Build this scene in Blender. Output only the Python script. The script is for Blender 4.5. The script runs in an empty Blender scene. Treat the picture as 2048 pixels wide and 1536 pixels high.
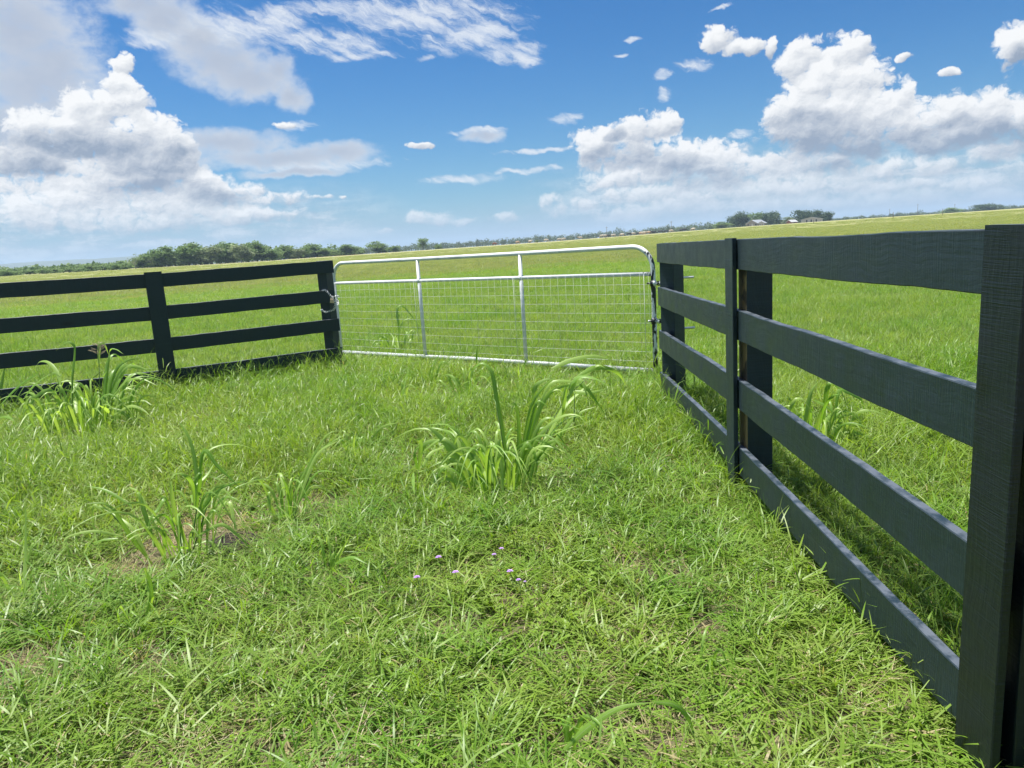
import bpy, bmesh, math, random
import numpy as np
from mathutils import Vector, Matrix, noise as mnoise

C = bpy.context.scene
COL = C.collection
R_ = math.radians

# ------------------------------------------------------------------ camera model (metres, +Y ahead)
F = 1500.0; PITCH = math.atan(277.5 / F); ROLL = R_(-3.69); H = 1.45
_c, _s = math.cos(ROLL), math.sin(ROLL)
_u0 = np.array([0, math.sin(PITCH), math.cos(PITCH)])
FW = np.array([0, math.cos(PITCH), -math.sin(PITCH)])
RX = np.array([1, 0, 0.]) * _c + _u0 * _s
UP = -np.array([1, 0, 0.]) * _s + _u0 * _c
EYE = np.array([0, 0, H])
def ray(px, py): return FW + RX * (px - 1024) / F + UP * (768 - py) / F
def onz(px, py, z):
    d = ray(px, py); return EYE + d * ((z - H) / d[2])
def aty(px, py, y):
    d = ray(px, py); return EYE + d * (y / d[1])
def atr(px, py, r):
    d = ray(px, py); return EYE + d * (r / math.hypot(d[0], d[1]))

cam = bpy.data.cameras.new('camera'); camo = bpy.data.objects.new('camera', cam); COL.objects.link(camo)
M = Matrix.Identity(4)
for i in range(3):
    M[i][0] = RX[i]; M[i][1] = UP[i]; M[i][2] = -FW[i]; M[i][3] = EYE[i]
camo.matrix_world = M
cam.sensor_width = 36; cam.lens = 36 * F / 2048; cam.clip_start = 0.05; cam.clip_end = 20000
C.camera = camo

# ------------------------------------------------------------------ terrain
AX = [-60, -34.5, -18, 3.5, 9.5, 17.7, 34, 60]
AZV = [2.3, 2.3, 1.5, 1.75, 2.15, 2.75, 2.75, 2.7]
def sst(a, b, x):
    t = min(1, max(0, (x - a) / (b - a))); return t * t * (3 - 2 * t)
def terrain(x, y):
    r = math.hypot(x, y)
    az = math.degrees(math.atan2(x, max(y, 1e-6))) if y > 0 else (60 if x > 0 else -60)
    a = float(np.interp(az, AX, AZV))
    z = a * sst(14, 330, r)
    if r > 14:
        z += 0.10 * sst(14, 60, r) * mnoise.noise(Vector((x * .03, y * .03, 3.3)))
    else:
        z += 0.02 * mnoise.noise(Vector((x * .7, y * .7, 1.3)))
    return z

# ------------------------------------------------------------------ tagging helpers
def tag(o, label=None, cat=None, group=None, kind=None):
    if label: o['label'] = label
    if cat: o['category'] = cat
    if group: o['group'] = group
    if kind: o['kind'] = kind
    return o
def empty(name, loc, rz=0):
    o = bpy.data.objects.new(name, None); COL.objects.link(o)
    o.location = [float(v) for v in loc]; o.rotation_euler = (0, 0, rz); o.empty_display_size = .1
    return o

class MB:
    def __init__(s): s.v = []; s.f = []; s.m = []; s.c = []
    def add(s, verts, faces, mi=0, cols=None):
        b = len(s.v); s.v += [tuple(map(float, p)) for p in verts]
        s.f += [tuple(b + i for i in f) for f in faces]; s.m += [mi] * len(faces)
        s.c += list(cols) if cols is not None else [(0.5, 0.5, 0.5, 1)] * len(verts)
    def box(s, lo, hi, mi=0, mat=None):
        x0, y0, z0 = lo; x1, y1, z1 = hi
        v = [(x0,y0,z0),(x1,y0,z0),(x1,y1,z0),(x0,y1,z0),(x0,y0,z1),(x1,y0,z1),(x1,y1,z1),(x0,y1,z1)]
        if mat is not None: v = [mat @ Vector(p) for p in v]
        s.add(v, [(0,3,2,1),(4,5,6,7),(0,1,5,4),(1,2,6,5),(2,3,7,6),(3,0,4,7)], mi)
    def tube(s, pts, r, n=10, mi=0, closed=False, cap=True):
        P = [Vector(tuple(map(float, p))) for p in pts]; k = len(P)
        rs = r if isinstance(r, (list, tuple)) else [r] * k
        nrm = None; rings = []
        for i in range(k):
            if closed: t = (P[(i+1) % k] - P[i-1])
            else: t = P[min(i+1, k-1)] - P[max(i-1, 0)]
            t.normalize()
            if nrm is None:
                nrm = t.cross(Vector((0, 0, 1)))
                if nrm.length < .1: nrm = t.cross(Vector((1, 0, 0)))
            nrm = (nrm - t * nrm.dot(t)).normalized(); bn = t.cross(nrm)
            rings.append([P[i] + (nrm * math.cos(2*math.pi*j/n) + bn * math.sin(2*math.pi*j/n)) * rs[i] for j in range(n)])
        v = [p for rg in rings for p in rg]; f = []
        for i in range(k if closed else k - 1):
            a, b = i * n, ((i + 1) % k) * n
            for j in range(n): f.append((a + j, a + (j+1) % n, b + (j+1) % n, b + j))
        if cap and not closed:
            f.append(tuple(range(n))[::-1]); f.append(tuple((k-1)*n + j for j in range(n)))
        s.add(v, f, mi)
    def build(s, name, mats, parent=None, smooth=True, bevel=0, loc=None, fix=False):
        me = bpy.data.meshes.new(name); me.from_pydata(s.v, [], s.f)
        if not isinstance(mats, (list, tuple)): mats = [mats]
        for m in mats: me.materials.append(m)
        if len(mats) > 1: me.polygons.foreach_set('material_index', s.m)
        ca = me.color_attributes.new('Col', 'FLOAT_COLOR', 'POINT')
        ca.data.foreach_set('color', np.array(s.c, dtype=np.float32).ravel())
        if smooth: me.polygons.foreach_set('use_smooth', [True] * len(s.f))
        if fix:
            bm = bmesh.new(); bm.from_mesh(me); bmesh.ops.recalc_face_normals(bm, faces=bm.faces[:]); bm.to_mesh(me); bm.free()
        me.update()
        o = bpy.data.objects.new(name, me); COL.objects.link(o)
        if parent is not None: o.parent = parent
        if loc is not None: o.location = [float(x) for x in loc]
        if bevel:
            md = o.modifiers.new('bevel', 'BEVEL'); md.width = bevel; md.segments = 2; md.limit_method = 'ANGLE'
            if smooth:
                me.polygons.foreach_set('use_smooth', [False] * len(s.f))
        return o

# ------------------------------------------------------------------ node helpers
class NT:
    def __init__(s, tree): s.t = tree; s.n = tree.nodes; s.l = tree.links
    def node(s, typ, **kw):
        nd = s.n.new(typ)
        for k, v in kw.items(): setattr(nd, k, v)
        return nd
    def put(s, sock, v):
        if v is None: return
        if isinstance(v, bpy.types.NodeSocket): s.l.new(v, sock)
        else: sock.default_value = v
    def math(s, op, a, b=None, c=None, clamp=False):
        nd = s.node('ShaderNodeMath', operation=op, use_clamp=clamp)
        s.put(nd.inputs[0], a); s.put(nd.inputs[1], b)
        if c is not None: s.put(nd.inputs[2], c)
        return nd.outputs[0]
    def vmath(s, op, a, b=None, c=None):
        nd = s.node('ShaderNodeVectorMath', operation=op)
        s.put(nd.inputs[0], a); s.put(nd.inputs[1], b)
        if c is not None: s.put(nd.inputs[2], c)
        return nd.outputs['Value'] if op in ('DOT_PRODUCT', 'LENGTH', 'DISTANCE') else nd.outputs[0]
    def mix(s, fac, a, b, mode='MIX'):
        nd = s.node('ShaderNodeMix', data_type='RGBA', blend_type=mode)
        s.put(nd.inputs[0], fac); s.put(nd.inputs[6], a); s.put(nd.inputs[7], b)
        return nd.outputs[2]
    def noise(s, vec, scale, detail=3, rough=.5, dist=0, dim='3D', color=False):
        nd = s.node('ShaderNodeTexNoise', noise_dimensions=dim)
        s.put(nd.inputs['Vector'], vec); nd.inputs['Scale'].default_value = scale
        nd.inputs['Detail'].default_value = detail; nd.inputs['Roughness'].default_value = rough
        nd.inputs['Distortion'].default_value = dist
        return nd.outputs['Color' if color else 'Fac']
    def ramp(s, fac, a, b, lo=0., hi=1., smooth=True):
        nd = s.node('ShaderNodeMapRange', interpolation_type='SMOOTHSTEP' if smooth else 'LINEAR', clamp=True)
        s.put(nd.inputs[0], fac); s.put(nd.inputs[1], a); s.put(nd.inputs[2], b); s.put(nd.inputs[3], lo); s.put(nd.inputs[4], hi)
        return nd.outputs[0]
def new_mat(name):
    m = bpy.data.materials.new(name); m.use_nodes = True
    nt = NT(m.node_tree); m.node_tree.nodes.clear()
    out = nt.node('ShaderNodeOutputMaterial'); return m, nt, out
def rgb(r, g, b): return (r, g, b, 1.0)
def principled(nt, **kw):
    p = nt.node('ShaderNodeBsdfPrincipled')
    for k, v in kw.items(): nt.put(p.inputs[k.replace('_', ' ')], v)
    return p
def bump(nt, h, strength, dist):
    b = nt.node('ShaderNodeBump'); b.inputs['Strength'].default_value = strength; b.inputs['Distance'].default_value = dist
    nt.put(b.inputs['Height'], h); return b.outputs[0]

# ------------------------------------------------------------------ materials
def mat_paint(name='black_stained_wood', knot=None, q=.80):
    m, nt, out = new_mat(name)
    oc = nt.node('ShaderNodeTexCoord').outputs['Object']
    oi = nt.node('ShaderNodeObjectInfo')
    off = nt.vmath('ADD', oc, nt.vmath('SCALE', oi.outputs['Location'], None)) if False else oc
    nd = nt.node('ShaderNodeCombineXYZ'); nt.put(nd.inputs[0], nt.math('MULTIPLY', oi.outputs['Random'], 37.0)); nt.put(nd.inputs[2], nt.math('MULTIPLY', oi.outputs['Random'], 11.0))
    oc2 = nt.vmath('ADD', oc, nd.outputs[0])
    warp = nt.vmath('MULTIPLY_ADD', nt.noise(oc2, 3.0, 2, color=True), (0.10, .10, .10), oc2)
    grain = nt.noise(nt.vmath('MULTIPLY', warp, (2.2, 55., 55.)), 1.0, 4, .6)
    saw = nt.noise(nt.vmath('MULTIPLY', nt.vmath('MULTIPLY_ADD', nt.noise(oc2, 2.0, 1, color=True), (.05, .02, .02), oc2), (150., 5., 5.)), 1.0, 3, .65)
    blotch = nt.noise(oc2, 7.0, 4, .6)
    scuff = nt.ramp(nt.noise(nt.vmath('MULTIPLY', oc2, (6., 40., 40.)), 1.0, 5, .7), .62, .74)
    k1 = nt.node('ShaderNodeTexVoronoi', feature='F1'); nt.put(k1.inputs['Vector'], nt.vmath('MULTIPLY', oc2, (1.0, 3.0, 3.0))); k1.inputs['Scale'].default_value = 1.5
    kn = nt.ramp(k1.outputs['Distance'], .05, .13, 1, 0)
    base = nt.mix(blotch, rgb(.0034*q, .0100*q, .0142*q), rgb(.0125*q, .0300*q, .0395*q))
    base = nt.mix(nt.math('MULTIPLY', nt.ramp(saw, .45, .7), .6), base, rgb(.018*q, .042*q, .056*q))
    base = nt.mix(nt.math('MULTIPLY', grain, .35), base, rgb(.014*q, .034*q, .046*q))
    base = nt.mix(nt.math('MULTIPLY', scuff, .25), base, rgb(.04*q, .07*q, .10*q))
    base = nt.mix(nt.math('MULTIPLY', kn, .7), base, rgb(.004*q, .006*q, .008*q))
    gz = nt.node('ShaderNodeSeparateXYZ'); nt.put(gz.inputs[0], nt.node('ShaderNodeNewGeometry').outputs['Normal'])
    worn_sheen = nt.math('MULTIPLY', nt.ramp(gz.outputs[2], .7, .95), nt.ramp(nt.noise(oc2, 14, 4, .65), .35, .6))
    base = nt.mix(worn_sheen, base, rgb(.070, .085, .105))     # weathered upper edges, plus sky sheen painted into the upward faces
    h = nt.math('ADD', nt.math('MULTIPLY', grain, .5), nt.math('MULTIPLY', nt.math('MULTIPLY', saw, nt.ramp(nt.noise(oc2, 2.2, 3), .35, .65, .25, 1)), .8))
    h = nt.math('ADD', h, nt.math('MULTIPLY', blotch, .6))
    rough = nt.ramp(blotch, .3, .75, .40, .58)
    if knot is not None:
        dv = nt.vmath('LENGTH', nt.vmath('MULTIPLY', nt.vmath('SUBTRACT', oc, knot), (.7, 1.6, 1.1)))
        km = nt.ramp(nt.math('ADD', dv, nt.math('MULTIPLY', nt.math('SUBTRACT', nt.noise(oc, 22, 4), .5), .07)), .028, .05, 1, 0)
        h = nt.math('ADD', h, nt.math('MULTIPLY', km, nt.math('MULTIPLY', nt.noise(oc, 46, 6, .8, 3.0), 2.2)))
        rough = nt.math('SUBTRACT', rough, nt.math('MULTIPLY', km, -.08))
        base = nt.mix(nt.math('MULTIPLY', km, .75), base, rgb(.0016, .0022, .0032))
    p = principled(nt, Base_Color=base, Roughness=rough, Normal=bump(nt, h, .7, .005))
    p.inputs['Specular IOR Level'].default_value = .5
    nt.l.new(p.outputs[0], out.inputs[0]); return m
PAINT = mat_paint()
PAINT_KNOT = mat_paint('darker_black_stained_wood', q=.34)

def mat_raw():
    m, nt, out = new_mat('raw_pine')
    oc = nt.node('ShaderNodeTexCoord').outputs['Object']
    g = nt.noise(nt.vmath('MULTIPLY', oc, (3., 60., 60.)), 1, 4, .6)
    b = nt.mix(g, rgb(.20, .125, .05), rgb(.40, .27, .12))
    b = nt.mix(nt.ramp(nt.noise(oc, 9, 3), .55, .68), b, rgb(.07, .05, .03))
    p = principled(nt, Base_Color=b, Roughness=.75, Normal=bump(nt, g, .4, .003)); nt.l.new(p.outputs[0], out.inputs[0]); return m
RAW = mat_raw()

def mat_galv(name, smear=False):
    m, nt, out = new_mat(name)
    tc = nt.node('ShaderNodeTexCoord').outputs['Object']
    v = nt.noise(tc, 30, 4, .6); w = nt.noise(tc, 4, 3, .5)
    b = nt.mix(v, rgb(.60, .62, .63), rgb(.74, .76, .77)); b = nt.mix(nt.ramp(w, .55, .75, 0, .5), b, rgb(.34, .35, .35))
    metal = .0; rough = nt.ramp(v, .3, .7, .38, .55)
    if smear:   # dried black stain splashed over the hinge end of the gate
        sx = nt.node('ShaderNodeSeparateXYZ'); nt.put(sx.inputs[0], tc)
        n1 = nt.noise(nt.vmath('MULTIPLY', tc, (26., 26., 8.)), 1, 4, .6)
        edge = nt.ramp(sx.outputs[0], 4.60, 5.08, 0.0, .36, smooth=False)
        edge = nt.math('MULTIPLY', edge, nt.ramp(sx.outputs[2], 1.30, 1.37, 1, 0))
        k = nt.ramp(nt.math('ADD', n1, edge), .82, .86)
        b = nt.mix(k, b, rgb(.010, .014, .017)); rough = nt.mix(k, rough, rgb(.4, .4, .4))
    p = principled(nt, Base_Color=b, Roughness=rough, Metallic=metal, Normal=bump(nt, v, .1, .001)); nt.l.new(p.outputs[0], out.inputs[0]); return m
GALV = mat_galv('galvanised_steel'); GALV_S = mat_galv('galvanised_steel_with_black_smears', True)

def flat_mat(name, col, rough=.6, metal=0., var=.25, scale=8.):
    m, nt, out = new_mat(name)
    tc = nt.node('ShaderNodeTexCoord').outputs['Object']
    n = nt.noise(tc, scale, 4, .6)
    b = nt.mix(n, rgb(*[c * (1 - var) for c in col]), rgb(*[min(1, c * (1 + var)) for c in col]))
    p = principled(nt, Base_Color=b, Roughness=rough, Metallic=metal); nt.l.new(p.outputs[0], out.inputs[0]); return m
WIRE = flat_mat('bright_wire', (.56, .58, .58), .4, 0, .06)
BRASS = flat_mat('brass_padlock_body', (.52, .38, .26), .38, .6)
STEEL = flat_mat('bright_steel', (.60, .61, .62), .35, .7)
DSTEEL = flat_mat('dark_steel', (.03, .035, .04), .5, .4)

def mat_blade(name, ga, gb, gc, dry, trans=.42, spec=.35, rough=.42, patch=True, midrib=False):
    """grass leaf: Col.r random per blade, Col.g position along it, Col.b dryness (or distance from the midrib)"""
    m, nt, out = new_mat(name)
    at = nt.node('ShaderNodeAttribute', attribute_name='Col')
    sp = nt.node('ShaderNodeSeparateColor'); nt.put(sp.inputs[0], at.outputs['Color'])
    r, g, b = sp.outputs
    oi = nt.node('ShaderNodeObjectInfo')
    pos = nt.node('ShaderNodeNewGeometry').outputs['Position']
    col = nt.mix(r, rgb(*ga), rgb(*gb))
    if patch:
        pn = nt.noise(pos, .55, 3, .6); pm = nt.noise(pos, 2.3, 3, .6)
        col = nt.mix(nt.ramp(nt.math('ADD', nt.math('MULTIPLY', pn, .6), nt.math('MULTIPLY', pm, .4)), .36, .66), col, rgb(*gc))
        col = nt.mix(nt.math('MULTIPLY', oi.outputs['Random'], .35), col, rgb(ga[0]*.75, ga[1]*.8, ga[2]*.8))
        col = nt.mix(nt.ramp(g, 0, .35, .22, 0), col, rgb(dry[0]*.75, dry[1]*.85, dry[2]*.7))
        col = nt.mix(b, col, rgb(*dry))
    if midrib:
        col = nt.mix(nt.ramp(b, .0, .16, .65, 0), col, rgb(.34, .42, .22))
        col = nt.mix(nt.ramp(g, .88, 1, 0, .35), col, rgb(*dry))
    d = principled(nt, Base_Color=col, Roughness=rough); d.inputs['Specular IOR Level'].default_value = spec
    t = nt.node('ShaderNodeBsdfTranslucent')
    nt.put(t.inputs[0], nt.mix(1.0, col, rgb(1.25, 1.25, .55), 'MULTIPLY'))
    mx = nt.node('ShaderNodeMixShader'); mx.inputs[0].default_value = trans
    nt.l.new(d.outputs[0], mx.inputs[1]); nt.l.new(t.outputs[0], mx.inputs[2]); nt.l.new(mx.outputs[0], out.inputs[0]); return m
GRASS = mat_blade('lot_grass_blades', (.072, .200, .013), (.200, .360, .032), (.238, .350, .046), (.42, .36, .20), trans=.44)
FGRASS = mat_blade('field_grass_blades', (.098, .225, .026), (.190, .330, .056), (.232, .328, .075), (.36, .33, .16), trans=.5, spec=.2)
DGRASS = mat_blade('distant_grass_blades', (.165, .235, .075), (.255, .310, .120), (.285, .300, .135), (.34, .29, .15), trans=.45, spec=.15)
WEED = mat_blade('broad_weed_leaf', (.165, .330, .032), (.370, .520, .125), (.1, .2, .03), (.40, .33, .16), trans=.52, spec=.5, rough=.42, patch=False, midrib=True)
STEM = flat_mat('weed_stem', (.12, .20, .05), .5)
SEED = flat_mat('seed_head_husk', (.30, .24, .15), .7)
PETAL = flat_mat('purple_petals', (.40, .22, .60), .6)

def mat_ground():
    m, nt, out = new_mat('pasture_ground')
    pos = nt.node('ShaderNodeNewGeometry').outputs['Position']
    rr = nt.vmath('LENGTH', nt.vmath('MULTIPLY', pos, (1, 1, 0)))
    n1 = nt.noise(pos, 40, 5, .7); n2 = nt.noise(pos, 3, 4, .6); n3 = nt.noise(pos, .05, 4, .6); n4 = nt.noise(pos, .9, 5, .7)
    n5 = nt.noise(nt.vmath('MULTIPLY', pos, (.012, .035, 1)), 1.0, 4, .6)
    th = nt.mix(n1, rgb(.07, .058, .036), rgb(.27, .235, .15)); th = nt.mix(nt.ramp(n2, .4, .7, 0, .5), th, rgb(.06, .075, .025))
    fg = nt.mix(n4, rgb(.135, .178, .058), rgb(.225, .255, .100))
    fg = nt.mix(nt.ramp(n3, .35, .65, 0, .55), fg, rgb(.260, .250, .100))
    fg = nt.mix(nt.ramp(rr, 40, 190, 0, .8), fg, rgb(.255, .255, .115))
    tan = nt.mix(n4, rgb(.34, .27, .13), rgb(.46, .38, .20))
    fg = nt.mix(nt.math('MULTIPLY', nt.ramp(rr, 262, 330), nt.ramp(n5, .34, .55)), fg, tan)
    mid = nt.mix(n1, rgb(.07, .115, .025), rgb(.15, .20, .05))
    c = nt.mix(nt.ramp(rr, 7, 11), th, mid); c = nt.mix(nt.ramp(rr, 30, 110), c, fg)
    hgt = nt.math('ADD', n1, nt.math('MULTIPLY', n4, 2.))
    p = principled(nt, Base_Color=c, Roughness=.9, Normal=bump(nt, hgt, .8, .06)); p.inputs['Specular IOR Level'].default_value = .1
    nt.l.new(p.outputs[0], out.inputs[0]); return m
GROUND = mat_ground()

def mat_leaf(name, a, b, trans=.25):
    m, nt, out = new_mat(name)
    at = nt.node('ShaderNodeAttribute', attribute_name='Col'); sp = nt.node('ShaderNodeSeparateColor'); nt.put(sp.inputs[0], at.outputs['Color'])
    col = nt.mix(sp.outputs[0], rgb(*a), rgb(*b))
    d = principled(nt, Base_Color=col, Roughness=.55); d.inputs['Specular IOR Level'].default_value = .3
    t = nt.node('ShaderNodeBsdfTranslucent'); nt.put(t.inputs[0], col)
    mx = nt.node('ShaderNodeMixShader'); mx.inputs[0].default_value = trans
    nt.l.new(d.outputs[0], mx.inputs[1]); nt.l.new(t.outputs[0], mx.inputs[2]); nt.l.new(mx.outputs[0], out.inputs[0]); return m
LEAF_M = mat_leaf('mesquite_foliage', (.105, .185, .055), (.220, .310, .105), .45)
LEAF_P = mat_leaf('pale_scrub_foliage', (.140, .190, .085), (.250, .300, .145), .45)
LEAF_O = mat_leaf('live_oak_foliage', (.034, .070, .030), (.095, .145, .058), .3)
LEAF_W = mat_leaf('far_woodland_foliage', (.060, .098, .046), (.130, .175, .080), .35)
BARK = flat_mat('grey_bark', (.16, .13, .10), .9)
BARK_P = flat_mat('pale_bark', (.30, .27, .22), .9)

# ------------------------------------------------------------------ ground sheet
def build_ground():
    rs = [0.0] + list(np.geomspace(.6, 4200, 150)); ns = 288
    v = [(0, 0, terrain(0, .01))]; f = []
    for r in rs[1:]:
        for j in range(ns):
            a = 2 * math.pi * j / ns; x, y = r * math.sin(a), r * math.cos(a)
            v.append((x, y, terrain(x, y)))
    for j in range(ns): f.append((0, 1 + (j + 1) % ns, 1 + j))
    for i in range(len(rs) - 2):
        a, b = 1 + i * ns, 1 + (i + 1) * ns
        for j in range(ns): f.append((a + j, a + (j+1) % ns, b + (j+1) % ns, b + j))
    mb = MB(); mb.add(v, f); o = mb.build('ground', GROUND); tag(o, kind='structure'); o['label'] = 'broad flat grass pasture rising gently to the horizon'
build_ground()

# distant blue ridge, far left
def build_hills():
    mb = MB(); rng = random.Random(5)
    mh, nt, out = new_mat('wooded_ridge'); pos = nt.node('ShaderNodeNewGeometry').outputs['Position']
    col = nt.mix(nt.noise(pos, .02, 5, .7), rgb(.03, .05, .025), rgb(.08, .10, .05)); p = principled(nt, Base_Color=col, Roughness=.9); nt.l.new(p.outputs[0], out.inputs[0])
    azs = np.linspace(-75, -17, 90); prof = []
    for a in azs:
        h = np.interp(a, [-75, -50, -34, -29, -26, -22, -19, -17], [62, 56, 46, 47, 48, 40, 18, 2])
        h += 2.2 * mnoise.noise(Vector((a * .45, 0, 0))) + 1.0 * mnoise.noise(Vector((a * 1.7, 4, 0))); prof.append(max(h, 1))
    rows = [(2700, 0.0), (2780, .45), (2900, .85), (3050, 1.0), (3300, .7), (3800, .0)]
    v = []; f = []
    for r, k in rows:
        for a, h in zip(azs, prof):
            z = 1.0 + h * k * (1 + .06 * mnoise.noise(Vector((a * 3, r * .01, 2)))); v.append((r * math.sin(R_(a)), r * math.cos(R_(a)), z))
    n = len(azs)
    for i in range(len(rows) - 1):
        for j in range(n - 1): f.append((i*n + j, i*n + j + 1, (i+1)*n + j + 1, (i+1)*n + j))
    mb.add(v, f); o = mb.build('hills', mh); tag(o, kind='structure'); o['label'] = 'low blue wooded ridge on the horizon'
build_hills()

# ------------------------------------------------------------------ fences
def plank(name, p0, p1, width, thick, mat, parent, seed, up=(0, 0, 1), face_out=None, seg=26, wob=.004):
    """a board from p0 to p1 (its outer face's centre line); local X runs along it, -Y is its outer face"""
    p0 = Vector(tuple(map(float, p0))); p1 = Vector(tuple(map(float, p1)))
    x = (p1 - p0).normalized(); z = Vector(up); y = z.cross(x).normalized(); z = x.cross(y).normalized()
    if face_out is not None and y.dot(Vector(face_out)) > 0: y = -y; x, p0, p1 = -x, p1, p0; z = x.cross(y).normalized()
    L = (p1 - p0).length; rng = random.Random(seed)
    mb = MB(); v = []; f = []; o1, o2 = rng.random() * 50, rng.random() * 50
    b = .003
    for i in range(seg + 1):
        t = i / seg * L
        e1 = wob * (mnoise.noise(Vector((t * 1.6 + o1, 0, 0))) + .6 * mnoise.noise(Vector((t * 7 + o1, 0, 3))))
        e2 = wob * (mnoise.noise(Vector((t * 1.6 + o2, 0, 0))) + .6 * mnoise.noise(Vector((t * 7 + o2, 0, 3))))
        w = wob * .7 * mnoise.noise(Vector((t * .9 + o1, 5, 0)))
        top, bot = width / 2 + e1, -width / 2 + e2
        ring = [(t, w + b, bot), (t, w, bot + b), (t, w, top - b), (t, w + b, top), (t, w + thick - b, top), (t, w + thick, top - b), (t, w + thick, bot + b), (t, w + thick - b, bot)]
        v += ring
    for i in range(seg):
        a, c = i * 8, (i + 1) * 8
        for j in range(8): f.append((a + j, c + j, c + (j+1) % 8, a + (j+1) % 8))
    f.append(tuple(range(8))); f.append(tuple(seg * 8 + j for j in range(8))[::-1])
    mb.add(v, f); o = mb.build(name, mat, smooth=False, fix=True)
    mt = Matrix.Identity(4)
    for i in range(3): mt[i][0] = x[i]; mt[i][1] = y[i]; mt[i][2] = z[i]; mt[i][3] = p0[i]
    if parent is not None:
        o.parent = parent; o.matrix_parent_inverse = Matrix.Identity(4)
        o.matrix_basis = Matrix.Translation(parent.location).inverted() @ mt
    else: o.matrix_world = mt
    return o
def post(name, c, w, h, rz, parent, mats=PAINT, bare_side=False, d=None, chamfer=.006):
    d = d or w; mb = MB(); nz = 8
    # local X up so the wood grain runs along the post
    x0, x1 = -.35, h
    v = []; f = []; mi = []
    sec = [(-w/2, -d/2), (w/2, -d/2), (w/2, d/2), (-w/2, d/2)]
    for k in range(nz + 1):
        t = x0 + (x1 - x0) * k / nz
        for (a, b) in sec: v.append((t, b, a))
    for k in range(nz):
        for j in range(4):
            f.append((k*4 + j, k*4 + (j+1) % 4, (k+1)*4 + (j+1) % 4, (k+1)*4 + j)); mi.append(1 if (bare_side and j == 3) else 0)
    f.append((0, 3, 2, 1)); f.append((nz*4, nz*4+1, nz*4+2, nz*4+3)); mi += [0, 0]
    mb.add(v, f); mb.m = mi
    o = mb.build(name, [mats, RAW] if bare_side else mats, smooth=False, bevel=chamfer, fix=True)
    # local (X,Y,Z) -> world (Z up, Y, X) turned by rz
    bm_ = Matrix(((0, 0, 1, 0), (0, 1, 0, 0), (1, 0, 0, 0), (0, 0, 0, 1)))
    mt = Matrix.Translation(Vector(tuple(map(float, c)))) @ Matrix.Rotation(rz, 4, 'Z') @ bm_
    o.parent = parent; o.matrix_parent_inverse = Matrix.Identity(4); o.matrix_basis = Matrix.Translation(parent.location).inverted() @ mt
    return o

RW = .160   # rail width
# --- right-hand fence: runs away from the camera, rails on its left (-X) side
PN = np.array([1.183, 1.898]); PM = np.array([1.2276, 3.97]); _g = onz(1320, 743.5, .285); PG = _g[:2]
tops_n = [1.415, 1.015, .596, .216]; tops_m = [1.404, 1.030, .654, .278]; tops_g = [1.385, 1.020, .650, .285]
rf = empty('board_fence', (PM[0], PM[1], 0))
tag(rf, 'black stained four-rail board fence running from the foreground post to the gate hinge', 'fence', 'black board fences beside the gate')
dirn = (PN - PM) / np.linalg.norm(PN - PM)
nrm = np.array([-1.0, 0.02])
for i in range(4):
    a = PN + dirn * .10; za = tops_n[i] - RW / 2
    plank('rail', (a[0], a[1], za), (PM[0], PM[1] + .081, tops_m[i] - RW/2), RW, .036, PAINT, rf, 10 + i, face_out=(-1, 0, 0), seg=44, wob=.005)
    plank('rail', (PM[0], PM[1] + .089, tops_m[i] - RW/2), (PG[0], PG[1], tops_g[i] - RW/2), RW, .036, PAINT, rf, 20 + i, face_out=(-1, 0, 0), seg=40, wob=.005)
# cover boards over the rail joints (upright), posts behind the rails
def upright_board(x, y, z0, z1, w, th, seed, out_dir, mat=PAINT, rf=rf):
    return plank('cover_board', (x, y, z0), (x, y, z1), w, th, mat, rf, seed, up=(0, 1, 0) if abs(out_dir[0]) > .5 else (1, 0, 0), face_out=(out_dir[0], out_dir[1], 0), seg=16, wob=.0025)
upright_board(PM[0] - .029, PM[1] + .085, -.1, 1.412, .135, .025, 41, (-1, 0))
plank('cover_board', (PN[0] - .030, 1.767, -.1), (PN[0] - .030, 1.744, 1.424), .152, .025, PAINT_KNOT, rf, 42, up=(0, 1, 0), face_out=(-1, 0, 0), seg=16, wob=.0025)
post('post', (PM[0] + .037 + .07, PM[1] + .062, 0), .14, 1.402, 0, rf, bare_side=True)
post('post', (PN[0] + .037 + .07, PN[1] - .128, 0), .14, 1.412, 0, rf, mats=PAINT_KNOT)
GP = np.array([PG[0] + .10, PG[1] - .10])
post('post', (GP[0], GP[1], 0), .142, 1.372, R_(40), rf)
# threaded hinge bolts through the gate post
for z in (1.09, .665):
    mb = MB(); a = np.array([GP[0] + .02, GP[1] + .0]); b = np.array([GP[0] + .185, GP[1] - .0])
    pts = [(a[0] + (b[0] - a[0]) * k / 30, a[1] + (b[1] - a[1]) * k / 30, z) for k in range(31)]
    mb.tube(pts, [.0095 + .0008 * (k % 2) for k in range(31)], 10)
    o = mb.build('hinge_bolt', STEEL, rf); o.location = -rf.location
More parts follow.
